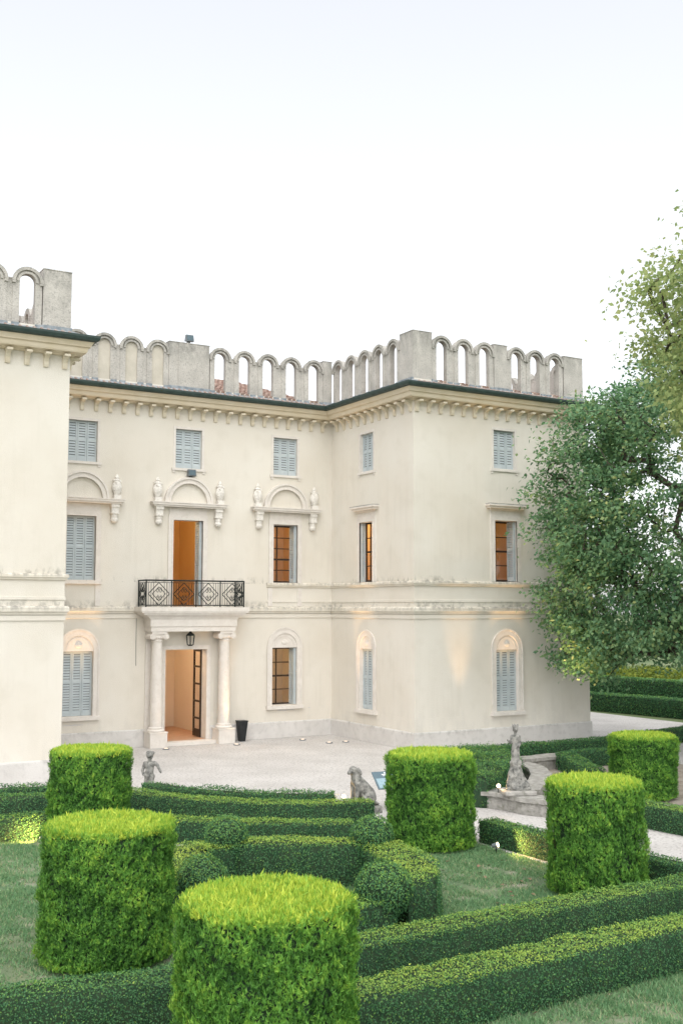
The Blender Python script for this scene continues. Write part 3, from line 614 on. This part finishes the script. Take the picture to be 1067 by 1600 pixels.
def hedge(name,path,width,h,label,cat='hedge',group=None,dens=1500,size=.03,topc=.30,loose=.0,mats=('box','core'),base_tone=.24):
    Q,s,L=resample(path); T=np.gradient(Q,axis=0); T/=np.linalg.norm(T,axis=1)[:,None]; Nn=np.stack([T[:,1],-T[:,0]],1)
    hw=width/2; per=[('top',L*width),('l',L*h),('r',L*h),('e0',width*h),('e1',width*h)]; C_=[];N_=[];to=[]
    for k,a in per:
        n=int(a*dens)
        if n<2: continue
        u=rng.uniform(0,L,n); ce=np.stack([np.interp(u,s,Q[:,0]),np.interp(u,s,Q[:,1])],1); nn=np.stack([np.interp(u,s,Nn[:,0]),np.interp(u,s,Nn[:,1])],1)
        z=h*rng.uniform(.02,1,n)
        if k=='top': lat=rng.uniform(-hw,hw,n); z=np.full(n,h); nrm=np.tile([0,0,1.],(n,1)); edge=np.clip((np.abs(lat)/hw-.8)/.2,0,1); z=z-edge**2*.03
        elif k in 'lr': 
            sg=1 if k=='l' else -1; lat=np.full(n,sg*hw)-sg*np.clip((z/h-.9)/.1,0,1)**2*.03; nrm=np.c_[nn*sg,np.full(n,.15)]
        else:
            i=0 if k=='e0' else -1; ce=np.tile(Q[i],(n,1)); nn=np.tile(Nn[i],(n,1)); lat=rng.uniform(-hw,hw,n); nrm=np.c_[np.tile(T[i]*(-1 if i==0 else 1),(n,1)),np.zeros(n)]
        p=np.c_[ce+nn*lat[:,None],z]
        amp=.016+loose*.05; dsp=snoise(p,5)*amp+snoise(p,17)*.012+snoise(p,1.3)*.022*(1+2*loose)+rng.normal(0,.012+.02*loose,n)
        p=p+unit(nrm)*dsp[:,None]; C_.append(p); N_.append(unit(nrm)+rng.normal(0,.55,(n,3)))
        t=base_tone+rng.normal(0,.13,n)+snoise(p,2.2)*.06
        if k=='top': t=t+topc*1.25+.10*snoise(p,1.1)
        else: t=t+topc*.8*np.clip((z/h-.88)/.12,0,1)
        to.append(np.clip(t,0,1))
    C_=np.concatenate(C_);N_=np.concatenate(N_);to=np.concatenate(to)
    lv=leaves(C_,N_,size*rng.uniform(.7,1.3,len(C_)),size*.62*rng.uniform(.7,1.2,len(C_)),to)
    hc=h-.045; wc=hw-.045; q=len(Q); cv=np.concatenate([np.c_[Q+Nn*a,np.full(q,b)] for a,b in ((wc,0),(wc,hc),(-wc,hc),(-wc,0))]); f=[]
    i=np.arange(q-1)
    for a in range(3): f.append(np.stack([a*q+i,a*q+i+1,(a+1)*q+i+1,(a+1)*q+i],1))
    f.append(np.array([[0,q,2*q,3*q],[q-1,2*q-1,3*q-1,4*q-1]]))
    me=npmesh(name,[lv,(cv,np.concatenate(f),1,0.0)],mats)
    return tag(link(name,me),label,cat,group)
def topiary_mesh(r,h,dens,seed,sl):
    global rng
    rng=np.random.default_rng(seed); parts=[]
    area=2*math.pi*r*h; n=int(area*dens); a=rng.uniform(0,2*math.pi,n); z=rng.uniform(.05,h,n)
    out=np.c_[np.cos(a),np.sin(a),np.zeros(n)]; rr=r*(1-.05*np.clip((z/h-.9)/.1,0,1)**2-.06*np.clip((.12-z/h)/.12,0,1))
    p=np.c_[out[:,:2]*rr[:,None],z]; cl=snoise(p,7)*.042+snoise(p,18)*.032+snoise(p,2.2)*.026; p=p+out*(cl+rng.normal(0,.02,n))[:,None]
    tone=np.clip(.34+rng.normal(0,.12,n)+cl*3.6+.30*np.clip((z/h-.86)/.14,0,1)**1.5,0,1)  # hollows get a darker tone: their shade is put into the spray colour
    keep=(snoise(p+3.1,6.5)+rng.normal(0,.35,n))>-1.05; p,out,tone,cl,z=p[keep],out[keep],tone[keep],cl[keep],z[keep]; n=len(p)      # thin patches where the dark inside shows
    def sprays(p,out,up,tone,ln):
        n=len(p); ps=[]
        up=unit(up); side=unit(np.cross(up,out)+rng.normal(0,.5,(n,3)))
        for k,(lf,ang) in enumerate(((1,0),(.72,.55),(.72,-.55),(.5,.95),(.5,-.95))):
            ax=up*math.cos(ang)+side*math.sin(ang); L=ln*lf*rng.uniform(.8,1.2,n)
            nr=unit(out+rng.normal(0,.35,(n,3))); c=p+ax*(L*.45)[:,None]
            ps.append(leaves(c,nr,L,L*.19,np.clip(tone+rng.normal(0,.05,n),0,1),axis=ax,axis_j=.12))
        return ps
    up=np.c_[out[:,:2]*rng.uniform(.15,.9,n)[:,None],np.ones(n)]+rng.normal(0,.35,(n,3))
    parts+=sprays(p,out+rng.normal(0,.35,(n,3)),up,tone,sl)
    m_=int(math.pi*r*r*dens*1.5); a=rng.uniform(0,2*math.pi,m_); q=r*.985*np.sqrt(rng.uniform(0,1,m_)); p=np.c_[np.cos(a)*q,np.sin(a)*q,np.full(m_,h)]
    p[:,2]+=snoise(p,7)*.018+rng.normal(0,.014,m_)-.04*np.clip((q/r-.85)/.15,0,1)**2-.02
    az=rng.uniform(0,6.28,m_); o2=np.c_[np.cos(az),np.sin(az),np.full(m_,.25)]
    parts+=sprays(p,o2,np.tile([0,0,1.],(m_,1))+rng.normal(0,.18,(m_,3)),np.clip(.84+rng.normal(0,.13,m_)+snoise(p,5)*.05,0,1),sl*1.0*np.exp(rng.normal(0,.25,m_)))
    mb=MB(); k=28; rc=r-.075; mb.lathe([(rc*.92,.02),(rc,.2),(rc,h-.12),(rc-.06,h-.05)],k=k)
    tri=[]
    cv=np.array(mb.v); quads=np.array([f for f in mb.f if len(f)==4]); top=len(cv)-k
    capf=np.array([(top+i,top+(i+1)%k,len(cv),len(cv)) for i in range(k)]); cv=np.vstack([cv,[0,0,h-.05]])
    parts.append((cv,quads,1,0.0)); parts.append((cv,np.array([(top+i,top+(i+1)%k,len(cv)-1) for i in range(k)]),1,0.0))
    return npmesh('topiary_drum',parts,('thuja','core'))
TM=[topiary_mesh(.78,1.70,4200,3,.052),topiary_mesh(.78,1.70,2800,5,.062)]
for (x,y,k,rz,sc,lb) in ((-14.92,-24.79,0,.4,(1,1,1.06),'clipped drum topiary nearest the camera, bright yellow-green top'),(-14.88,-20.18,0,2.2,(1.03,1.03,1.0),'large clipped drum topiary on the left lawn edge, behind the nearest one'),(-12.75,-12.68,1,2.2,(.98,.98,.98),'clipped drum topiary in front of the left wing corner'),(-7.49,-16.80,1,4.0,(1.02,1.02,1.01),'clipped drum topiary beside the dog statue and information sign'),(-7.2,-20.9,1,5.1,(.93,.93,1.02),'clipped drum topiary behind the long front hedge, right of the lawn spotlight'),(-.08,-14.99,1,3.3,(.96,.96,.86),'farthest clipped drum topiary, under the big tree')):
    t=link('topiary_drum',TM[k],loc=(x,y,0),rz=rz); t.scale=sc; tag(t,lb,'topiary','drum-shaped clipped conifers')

# ------------------------------------------------------------------ hedges
hedge('box_hedge',[(-14.2,-24.08),(-4.0,-23.9)],.62,.54,'long low box hedge nearest the camera beside the near lawn',dens=3000,size=.026,topc=.34)
hedge('box_hedge',[(-14.4,-22.42),(-5.7,-22.36)],.52,.48,'long low box hedge along the front of the lawn',dens=2800,size=.026,topc=.32)
hedge('box_hedge',[(-19.5,-21.9),(-16.6,-22.15),(-14.45,-22.55)],.60,.48,'dark box hedge in the lower left in front of the large topiary',dens=3000,size=.026,topc=.10)
hedge('box_hedge',[(-6.32,-17.0),(-6.22,-19.5),(-5.85,-22.0)],.45,.45,'low box hedge between the lawn and the gravel path',dens=1900,size=.032,topc=.15)
hedge('box_hedge',[(-2.55,-16.1),(-2.5,-18.0),(-2.2,-20.5),(-2.0,-25)],.55,.48,'low box hedge on the far side of the gravel path',dens=1700,size=.032,topc=.25)
AC=(-5.2,-8.1)
def arcpts(r,a0,a1,n=24,c=AC): return [(c[0]+r*math.cos(R_(a0+(a1-a0)*i/n)),c[1]+r*math.sin(R_(a0+(a1-a0)*i/n))) for i in range(n+1)]
hedge('box_hedge',arcpts(5.30,195,246),.5,.42,'loose untrimmed hedge arc between the putto and the dog statue',dens=1500,size=.04,topc=.12,loose=.8)
hedge('box_hedge',arcpts(6.45,200,252),.55,.45,'curved box hedge in front of the putto and dog statues',dens=1500,size=.035,topc=.36)
hedge('box_hedge',arcpts(8.62,214,246),.5,.45,'curved box hedge behind the ball-cornered parterre',dens=1700,size=.034,topc=.38)
hedge('box_hedge',[(-16.6,-8.0),(-11.2,-9.35)],.5,.45,'loose low hedge at the foot of the left wing',dens=1300,size=.04,topc=.10,loose=.5)
hedge('box_hedge',[(-17.0,-9.3),(-13.8,-10.0),(-11.6,-10.5)],.55,.45,'low hedge behind the left topiary, middle of three',dens=1400,size=.036,topc=.22)
hedge('box_hedge',[(-17.5,-11.7),(-14.3,-12.35),(-13.2,-12.3)],.5,.45,'low hedge edging the left lawn, lit from below by a spotlight',dens=1600,size=.034,topc=.12)
# ball-cornered parterre : a cross of low hedges round a square
B1,B2,B3,B4=np.array((-12.0,-17.5)),np.array((-9.95,-18.65)),np.array((-13.2,-19.3)),np.array((-11.3,-21.1))
hedge('box_hedge',[B1,B2],.50,.70,'straight box hedge between the two back ball bushes',dens=2200,size=.03,topc=.42)
hedge('box_hedge',[B2+(.1,0),(-9.95,-19.2),(-10.15,-20.2),(-10.6,-20.75),B4+(.2,.15)],.72,.66,'box hedge bulging to the right of the two right ball bushes',dens=2200,size=.03,topc=.40,loose=.25)
hedge('box_hedge',[B1,(-12.6,-17.5),(-13.2,-18.3),B3],.72,.68,'box hedge bulging to the left between the two left ball bushes',dens=2200,size=.03,topc=.46,loose=.25)
hedge('box_hedge',[B3,(-12.9,-20.2),(-12.0,-21.2),B4],.6,.56,'box hedge behind the nearest topiary joining the two front ball bushes',dens=2200,size=.03,topc=.28)
def ball(c,r,zc,label):
    n=int(4*math.pi*r*r*2600); d=unit(rng.normal(size=(n,3))); p=d*r; p=p+d*(snoise(p+c[0],7)*.03+rng.normal(0,.012,n))[:,None]+np.array([c[0],c[1],zc]); k=p[:,2]>.05
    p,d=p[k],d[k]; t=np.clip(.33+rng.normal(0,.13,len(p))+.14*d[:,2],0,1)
    lv=leaves(p,d+rng.normal(0,.5,d.shape),.032*rng.uniform(.7,1.3,len(p)),.02*rng.uniform(.8,1.2,len(p)),t)
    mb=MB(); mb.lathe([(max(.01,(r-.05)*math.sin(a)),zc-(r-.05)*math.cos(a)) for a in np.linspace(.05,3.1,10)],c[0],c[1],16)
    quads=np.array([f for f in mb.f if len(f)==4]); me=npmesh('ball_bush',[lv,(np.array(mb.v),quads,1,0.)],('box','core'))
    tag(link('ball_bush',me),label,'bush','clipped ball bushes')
ball(B1,.35,.74,'clipped ball bush at the back left of the parterre'); ball(B2,.35,.75,'clipped ball bush at the back right of the parterre, beside the drum topiary')
ball(B3,.36,.58,'clipped ball bush at the front left, just behind the nearest topiary'); ball(B4,.39,.62,'clipped ball bush at the front right of the parterre')
# right-hand beds
hedge('box_hedge',[(-.4,-8.75),(1.0,-8.4),(5.2,-8.5),(9.6,-7.5),(16,-6.6)],.6,.45,'low dark hedge along the foot of the right wing',dens=1100,size=.045,topc=.08)
hedge('box_hedge',[(3.9,-10.35),(1.55,-10.45),(-.05,-13.3)],.55,.45,'L-shaped low hedge beside the farthest topiary',dens=1300,size=.04,topc=.12)
hedge('box_hedge',[(6.0,-12.2),(12,-11.2)],.7,.5,'low dark hedge right of the farthest topiary',dens=1000,size=.045,topc=.05)
hedge('box_hedge',[(14.5,4.9),(15.2,0),(15.6,-4.0),(14.5,-8)],.9,.75,'dark hedge beyond the path past the house corner',dens=700,size=.06,topc=.1)
hedge('box_hedge',[(18.0,9),(18.8,3),(19.5,-4.0)],1.0,1.2,'second dark hedge row farther beyond the house corner',dens=600,size=.07,topc=.16)
hedge('garden_shrub',[(-4.5,-13.75),(-3.6,-13.1),(-2.9,-12.4),(-1.75,-11.6),(-1.25,-10.4),(-1.3,-9.3)],1.25,.66,'loose rounded shrub row behind the stone maiden statue','shrub',dens=1400,size=.04,topc=.14,loose=1.2)

# ------------------------------------------------------------------ trees
def tree(name,label,base,crown_c,rad,nclus,per,leaf_l,leaf_w,mats,trunk_r,cl_r,shape=None,tones=(.4,.16),seed=1,droop=.2,rmin=.35):
    global rng
    rng=np.random.default_rng(seed); base=np.array(base,float); cc=np.array(crown_c,float); rad=np.array(rad,float)
    C_=[]
    while len(C_)<nclus:
        d=rng.normal(size=3); d/=np.linalg.norm(d); q=rng.uniform(rmin,1)**.5; p=cc+d*q*rad*(1+.10*math.sin(5*d[0]+3*d[2]+seed))
        if p[2]<1.5 or (shape and not shape(p)): continue
        C_.append(p)
    C_=np.array(C_)
    fork=base+(cc-base)*np.array([.35,.35,.42]); nodes=[base,base+(fork-base)*.5+[.08,.05,0],fork]; par=[-1,0,1]
    for k in range(7):
        a=2*math.pi*k/7; nodes.append(fork+(cc-fork)*.45+np.array([math.cos(a)*rad[0]*.34,math.sin(a)*rad[1]*.34,rng.uniform(-.1,.35)*rad[2]])); par.append(2)
    nodes.append(cc+[0,0,rad[2]*.3]); par.append(2)
    order=np.argsort(np.linalg.norm(C_-fork,axis=1))
    for i in order:
        p=C_[i]; A=np.array(nodes[2:]); dd=np.linalg.norm(A-p,axis=1)+.35*np.linalg.norm(A-fork,axis=1)*0; j=int(np.argmin(dd))+2
        m_=nodes[j]+(p-nodes[j])*.5+rng.normal(0,.08,3)*rad[0]*.25; m_[2]+=.1
        nodes.append(m_); par.append(j); nodes.append(p); par.append(len(nodes)-2)
    cnt=np.ones(len(nodes))
    for i in range(len(nodes)-1,0,-1): cnt[par[i]]+=cnt[i]*.9
    rr=trunk_r*(cnt/cnt[0])**.58
    root=empty(name,tuple(base)); tag(root,label,'tree'); mb=MB()
    for i in range(1,len(nodes)): mb.tube([nodes[par[i]]-base,nodes[i]-base],[max(.012,min(rr[par[i]],rr[i]*1.5)),max(.008,rr[i])],6,cap=False)
    mb.build('trunk','bark',root,smooth=True)
    n=nclus*per; ci=np.repeat(np.arange(nclus),per); d=rng.normal(size=(n,3)); sz=np.repeat(rng.uniform(.65,1.25,nclus),per)
    p=C_[ci]+d*np.array([cl_r,cl_r,cl_r*.55])*sz[:,None]*.55
    p[:,2]-=droop*np.linalg.norm(d[:,:2],axis=1)*cl_r*.3
    out=unit(p-cc); nr=out*.5+rng.normal(0,.6,(n,3))+[0,0,.55]
    ctone=np.repeat(rng.normal(0,tones[1]*.6,nclus),per)
    t=np.clip(tones[0]+ctone+rng.normal(0,tones[1],n),0,1)
    lv=leaves(p-base,nr,leaf_l*rng.uniform(.6,1.25,n),leaf_w*rng.uniform(.6,1.2,n),t,axis=out+[0,0,-.5],axis_j=.7)
    link('crown',npmesh('crown',[lv],(mats,)),root); return root
tree('dark_tree','large dark-leaved tree with drooping branches at the right wing corner',(7.15,-10.3,0),(6.75,-10.05,6.3),(4.45,4.4,6.3),660,118,.15,.10,'maple',.15,.60,tones=(.50,.17),seed=4,rmin=.42,shape=lambda p:p[1]<-5.75 and not (((p[0]-6.75)*.86-(p[1]+10.05)*.51)>-2.4 and p[2]<2.9) and not (((p[0]-6.85)*.86-(p[1]+10.1)*.51)>-0.9 and 4.9<p[2]<10.4 and rng.uniform()<.74))
tree('pale_tree','tall tree with yellowing leaves overhanging the dark tree at the right edge',(4.0,-18.8,0),(2.9,-18.2,11.1),(4.1,4.1,4.6),310,150,.15,.115,'plane',.30,.72,tones=(.5,.18),seed=9,rmin=.35,shape=lambda p:p[2]>8.0)
for k,(x,y,r,hh,lb) in enumerate(((24.4,12.2,2.2,1.7,'yellow-green bush in the far garden beside the house corner'),(24.0,8.0,2.6,1.5,'yellow-green bush behind the far hedges, between two others'),(23.2,3.6,2.6,1.6,'broad yellow-green bush behind the far hedges, at the right edge'))):
    n=9000; d=unit(rng.normal(size=(n,3))); d[:,2]=np.abs(d[:,2]); p=d*np.array([r,r,hh])*rng.uniform(.7,1,(n,1))*(1+.12*snoise(d*3,2))[:,None]
    lv=leaves(p,d+rng.normal(0,.5,d.shape),.16,.10,np.clip(.5+rng.normal(0,.2,n),0,1))
    tag(link('far_bush',npmesh('far_bush',[lv],('bush',)),loc=(x,y,0)),lb,'bush','bushes behind the far hedges')

# ------------------------------------------------------------------ statues (one remeshed surface each)
def blob(name,caps,voxel,mats,loc,rz,rough=.012,parent=None,extra=None):
    bm=bmesh.new()
    for a,ra,b,rb in caps:
        a,b=Vector(a),Vector(b); n_=max(2,int((b-a).length/(min(ra,rb)*.4))+1)
        for i in range(n_):
            t=i/(n_-1); bmesh.ops.create_icosphere(bm,subdivisions=2,radius=ra+(rb-ra)*t,matrix=Matrix.Translation(a+(b-a)*t))
    me=bpy.data.meshes.new(name); bm.to_mesh(me); bm.free()
    o=bpy.data.objects.new(name,me); COL.objects.link(o)
    m_=o.modifiers.new('r','REMESH'); m_.mode='VOXEL'; m_.voxel_size=voxel
    s=o.modifiers.new('s','SMOOTH'); s.iterations=3; s.factor=.5
    dg=bpy.context.evaluated_depsgraph_get(); me2=bpy.data.meshes.new_from_object(o.evaluated_get(dg)); bpy.data.objects.remove(o); bpy.data.meshes.remove(me)
    for v in me2.vertices:
        v.co+=v.normal*(mnoise.noise(v.co*14)*rough+mnoise.noise(v.co*35)*rough*.5)
    me2.materials.clear(); me2.materials.append(M[mats]); me2.polygons.foreach_set('use_smooth',[True]*len(me2.polygons)); me2.name=name
    ob=link(name,me2,parent,loc,rz); return ob
# local frame: figure faces -y, x to the viewer's right
face=-YAW
putto=empty('putto_statue',(-10.1,-8.9,0),face-.25); tag(putto,'weathered stone putto statue standing behind the curved hedges by the left portico column','statue')
blob('figure',[((0,0,.93),.085,(0,-.01,.97),.095),((0,0,.82),.05,(0,0,.88),.05),
 ((-.05,0,.74),.085,(.05,0,.74),.085),((0,0,.70),.10,(0,-.01,.58),.10),((0,-.02,.56),.105,(0,-.01,.48),.11),
 ((-.06,0,.46),.075,(-.07,-.03,.30),.062),((-.07,-.03,.30),.055,(-.06,.01,.14),.042),((-.06,0,.13),.04,(-.07,-.08,.11),.032),
 ((.06,0,.46),.075,(.05,-.05,.30),.060),((.05,-.05,.30),.055,(.06,.02,.14),.042),((.06,0,.13),.04,(.08,-.08,.11),.032),
 ((-.12,0,.76),.05,(-.18,-.02,.60),.042),((-.18,-.02,.60),.04,(-.12,-.10,.50),.032),((-.12,-.10,.50),.034,(-.09,-.12,.49),.03),
 ((.12,0,.77),.05,(.21,-.02,.72),.042),((.21,-.02,.72),.04,(.29,-.05,.60),.033),((.29,-.05,.60),.036,(.31,-.06,.56),.026),
 ((0,-.09,.92),.022,(0,-.10,.935),.02),((-.06,.02,1.0),.05,(.06,.02,1.0),.05),((-.09,.06,.5),.05,(.02,.09,.25),.07)],.016,'statue',None,0,.006,putto)
blob('rock_base',[((-.12,0,.04),.10,(.12,.02,.05),.10),((0,.06,.08),.11,(.02,-.08,.04),.08),((.15,-.05,.02),.06,(.30,-.1,.0),.05)],.02,'statue',None,0,.015,putto)
dog=empty('dog_statue',(-6.88,-13.3,0),face+.55); tag(dog,'grey stone statue of a seated dog beside the information sign','statue')
# profile: faces -x (image left)
blob('body',[((.16,0,.26),.19,(.02,0,.42),.17),((.02,0,.42),.17,(-.12,0,.60),.135),((-.12,0,.60),.13,(-.17,0,.74),.095),
 ((-.17,0,.78),.10,(-.22,-.01,.82),.09),((-.25,-.02,.80),.065,(-.35,-.05,.775),.045),((-.33,-.05,.77),.04,(-.36,-.055,.765),.035),
 ((-.13,-.085,.84),.04,(-.08,-.12,.74),.03),((-.15,.085,.84),.04,(-.11,.13,.74),.03),
 ((-.15,-.08,.52),.075,(-.17,-.08,.22),.05),((-.17,-.08,.22),.048,(-.18,-.08,.07),.045),((-.18,-.08,.05),.045,(-.25,-.08,.04),.038),
 ((-.15,.08,.52),.075,(-.17,.08,.22),.05),((-.17,.08,.22),.048,(-.18,.08,.07),.045),((-.18,.08,.05),.045,(-.25,.08,.04),.038),
 ((.16,-.12,.22),.14,(.02,-.15,.18),.10),((.08,-.15,.10),.07,(-.07,-.15,.05),.045),((.16,.12,.22),.14,(.02,.15,.18),.10),((.08,.15,.10),.07,(-.07,.15,.05),.045),
 ((.30,0,.10),.06,(.36,-.12,.06),.035)],.018,'statue',(0,0,.12),0,.006,dog)
mb=MB(); mb.box(-.36,.40,-.24,.24,0,.15); bevel(mb.build('base_slab','statue',dog),.02)
lady=empty('maiden_statue',(-3.75,-14.75,.36),face+.15); tag(lady,'lichened stone statue of a crowned maiden on a tall rocky pedestal at the basin corner','statue')
blob('figure',[((0,0,1.40),.062,(0,-.01,1.44),.066),((0,0,1.31),.035,(0,0,1.36),.034),((-.06,0,1.25),.05,(.06,0,1.25),.05),((0,0,1.22),.085,(0,0,1.08),.075),((0,0,1.05),.085,(0,.01,.90),.10),((0,.01,.90),.10,(0,0,.78),.095),
 ((-.085,0,1.26),.036,(-.12,-.03,1.12),.032),((-.12,-.03,1.12),.03,(-.20,-.10,1.18),.024),((-.20,-.10,1.18),.026,(-.22,-.12,1.20),.02),
 ((.09,0,1.26),.036,(.11,0,1.10),.032),((.11,0,1.10),.03,(.05,-.10,1.05),.024),((.05,.05,1.15),.06,(.07,.08,.85),.05),
 ((0,-.07,1.40),.015,(0,-.075,1.405),.013),((-.055,0,1.47),.022,(-.06,0,1.52),.016),((.055,0,1.47),.022,(.06,0,1.52),.016),((0,.05,1.47),.022,(0,.05,1.52),.016),((0,-.05,1.47),.022,(0,-.05,1.52),.016),((-.03,-.02,1.475),.04,(.03,.02,1.475),.04)],.013,'statue',None,0,.006,lady)
blob('rock_pedestal',[((0,0,.76),.10,(.0,0,.66),.13),((-.07,-.03,.70),.06,(.08,-.02,.70),.06),((0,0,.6),.125,(0,0,.40),.17),((0,.02,.38),.18,(.03,.02,.16),.235),((-.12,-.05,.45),.06,(-.20,-.05,.10),.06),((.10,-.02,.35),.1,(.20,-.06,.12),.13),((.05,-.14,.12),.10,(-.08,-.14,.14),.09),((-.1,-.12,.22),.07,(.02,-.14,.25),.06)],.02,'statue',None,0,.02,lady)
mb=MB(); mb.box(-.34,.38,-.34,.30,0,.10); bevel(mb.build('base_slab','basin',lady),.025)
# basin walls
basin=empty('stone_basin',(0,0,0)); tag(basin,'low weathered stone basin wall with curved coping under the maiden statue','basin')
def low_wall(path,width,h,name):
    Q,s,L=resample(path,.12); T=np.gradient(Q,axis=0); T/=np.linalg.norm(T,axis=1)[:,None]; Nn=np.stack([T[:,1],-T[:,0]],1); q=len(Q)
    for nm,ww,z0,z1 in ((name,width/2-.06,0,h-.09),('coping',width/2,h-.088,h)):
        V=np.concatenate([np.c_[Q+Nn*a,np.full(q,b)] for a,b in ((ww,z0),(ww,z1),(-ww,z1),(-ww,z0))]); mb=MB(); f=[]
        for a in range(4):
            b=(a+1)%4
            f+=[(a*q+i,a*q+i+1,b*q+i+1,b*q+i) for i in range(q-1)]
        f+=[(0,q,2*q,3*q),(q-1,2*q-1,3*q-1,4*q-1)]; mb.add(V.tolist(),f); mb.v=[(x+mnoise.noise((x*3,y*3,z))*.02,y+mnoise.noise((y*3,x*3,z))*.02,z+(mnoise.noise((x*4,y*4,0))*.012 if z>.1 else 0)) for x,y,z in mb.v]
        mb.build(nm,'basin',basin)
low_wall([(-3.95,-14.0),(-3.75,-14.55),(-3.72,-15.15),(-3.45,-15.75)],.62,.36,'basin_wall')
low_wall([(-3.15,-14.45),(-2.6,-14.0),(-1.95,-13.45),(-1.35,-12.8),(-.85,-12.1),(-.55,-11.5),(-.45,-11.0)],.5,.37,'curved_wall')
low_wall([(.0,-10.3),(1.9,-10.15)],.55,.36,'back_wall')
# information sign
sg=empty('information_sign',(-6.08,-13.15,0),face+.45); tag(sg,'slanted blue-grey information panel on a brown post beside the drum topiary','sign')
mb=MB(); mb.box(-.03,.03,-.03,.03,0,.62); mb.build('post','wood',sg)
def tilt(mb): mb.v=[(x,y*math.cos(.75)-z*math.sin(.75),.62+y*math.sin(.75)+z*math.cos(.75)) for x,y,z in mb.v]; return mb
mb=MB(); mb.box(-.34,.30,-.24,.24,0,.02); tilt(mb).build('panel','signblue',sg)
mb=MB(); mb.box(-.30,-.03,-.21,.05,.02,.023); mb.box(.0,.26,-.21,.05,.02,.023); tilt(mb).build('map_print','signlight',sg)
mb=MB(); mb.box(-.12,.06,.14,.165,.02,.023); mb.box(-.05,-.01,.18,.21,.02,.023); mb.box(-.10,.04,.11,.125,.02,.023); tilt(mb).build('title_print','signwhite',sg)
# garden spotlights
def garden_spot(x,y,aim,label,power,z=.16,b=0):
    f=empty('garden_spotlight',(x,y,b),aim); tag(f,label,'spotlight','garden spotlights on stakes')
    mb=MB(); mb.tube([(0,0,0),(0,0,z-.03)],.012,6); mb.build('stake','black',f)
    mb=MB(); mb.tube([(0,.07,z),(0,-.03,z+.03)],[.035,.05],12); mb.build('housing','lampgrey',f)
    mb=MB(); mb.tube([(0,-.0305,z+.030),(0,-.036,z+.032)],.044,12); mb.build('lens','lens',f)
    ld=bpy.data.lights.new('spotlight_glow','SPOT'); ld.energy=power*1.5; ld.color=(1,.62,.22); ld.spot_size=R_(120); ld.spot_blend=.6; ld.shadow_soft_size=.04
    o=bpy.data.objects.new('spotlight_glow',ld); COL.objects.link(o); d=Vector((math.sin(aim),-math.cos(aim),.35)); o.location=Vector((x,y,b+z+.035))+Vector((math.sin(aim),-math.cos(aim),0))*.05; o.rotation_euler=d.to_track_quat('-Z','Y').to_euler()
garden_spot(-7.12,-12.95,face,'lit garden spotlight at the feet of the dog statue',4,z=.30)
garden_spot(-3.98,-14.42,face,'lit garden spotlight beside the maiden statue',4,z=.12,b=.36)
garden_spot(-6.85,-17.95,R_(30),'lit garden spotlight on the lawn against the low hedge',22,z=.14)
garden_spot(-13.75,-13.0,R_(215),'garden spotlight lighting the hedge at the left lawn edge',25,z=.10)

# ------------------------------------------------------------------ grass and fallen leaves
def inpoly(p,poly):
    x,y=p[:,0],p[:,1]; r=np.zeros(len(p),bool); j=len(poly)-1
    for i in range(len(poly)):
        xi,yi=poly[i]; xj,yj=poly[j]; c=((yi>y)!=(yj>y))&(x<(xj-xi)*(y-yi)/((yj-yi)+1e-12)+xi); r^=c; j=i
    return r
def grass(poly,dens,hh,label,box):
    x0,x1,y0,y1=box; n=int((x1-x0)*(y1-y0)*dens); p=np.c_[rng.uniform(x0,x1,n),rng.uniform(y0,y1,n),np.zeros(n)]; p=p[inpoly(p,poly)]
    q=snoise(p,1.6)+.6*snoise(p,4); p=p[(q+rng.normal(0,.45,len(p)))>-.30]; n=len(p); p[:,2]=.004
    a=rng.uniform(0,6.28,n); b=np.c_[np.cos(a),np.sin(a),np.zeros(n)]*.009; tip=p+np.c_[rng.normal(0,.5,(n,2))*hh,hh*rng.uniform(.4,1.2,n)]
    v=np.stack([p-b,p+b,tip],1).reshape(-1,3); t=np.clip(.36+rng.normal(0,.27,n)-.14*snoise(p,1.6),0,1)
    tag(link('grass',npmesh('grass',[(v,np.arange(3*n).reshape(n,3),0,np.repeat(t,3))],('grass',))),label,'grass',kind='stuff')
grass(LAWN,2600,.055,'short patchy grass of the lawn between the hedges',(-17.5,-6.6,-22.2,-11.5))
grass(NEAR,3800,.06,'short grass of the near lawn in the lower right corner',(-14.5,-6.5,-27.0,-24.25))
n=60; p=np.c_[rng.uniform(-9.6,-7,n),rng.uniform(-21.5,-17.5,n),np.full(n,.035)]; p[35:]=np.c_[rng.uniform(-13,-6,25),rng.uniform(-25.2,-23,25),np.full(25,.03)]
me=npmesh('fallen_leaves',[leaves(p,np.tile([0,0,1.],(n,1))+rng.normal(0,.3,(n,3)),.09,.06,np.zeros(n))],('dead',)); tag(link('fallen_leaves',me),'scattered brown fallen leaves on the grass','leaves',kind='stuff')
# ------------------------------------------------------------------ wear on the house front
def patch(cx,cz,w_,h_,seed):
    r=random.Random(seed); pts=[]
    for i in range(18):
        a=2*math.pi*i/18; k=r.uniform(.55,1.1); pts.append((cx+math.cos(a)*w_*k,cz+math.sin(a)*h_*k))
    mb=MB(); mb.add([(x,-.003,z) for x,z in pts],[tuple(range(18))]); mb.build('peeled_patch','plinth',villa)
patch(-1.95,.94,.30,.035,1); patch(-1.6,.955,.15,.025,2); patch(-9.3,.80,.42,.02,3); patch(-.9,.98,.06,.02,4)
mb=MB(); mb.tube([(-7.30,-.012,4.45),(-7.30,-.012,3.2),(-7.29,-.012,2.6)],.007,4); mb.build('cable','iron',villa)
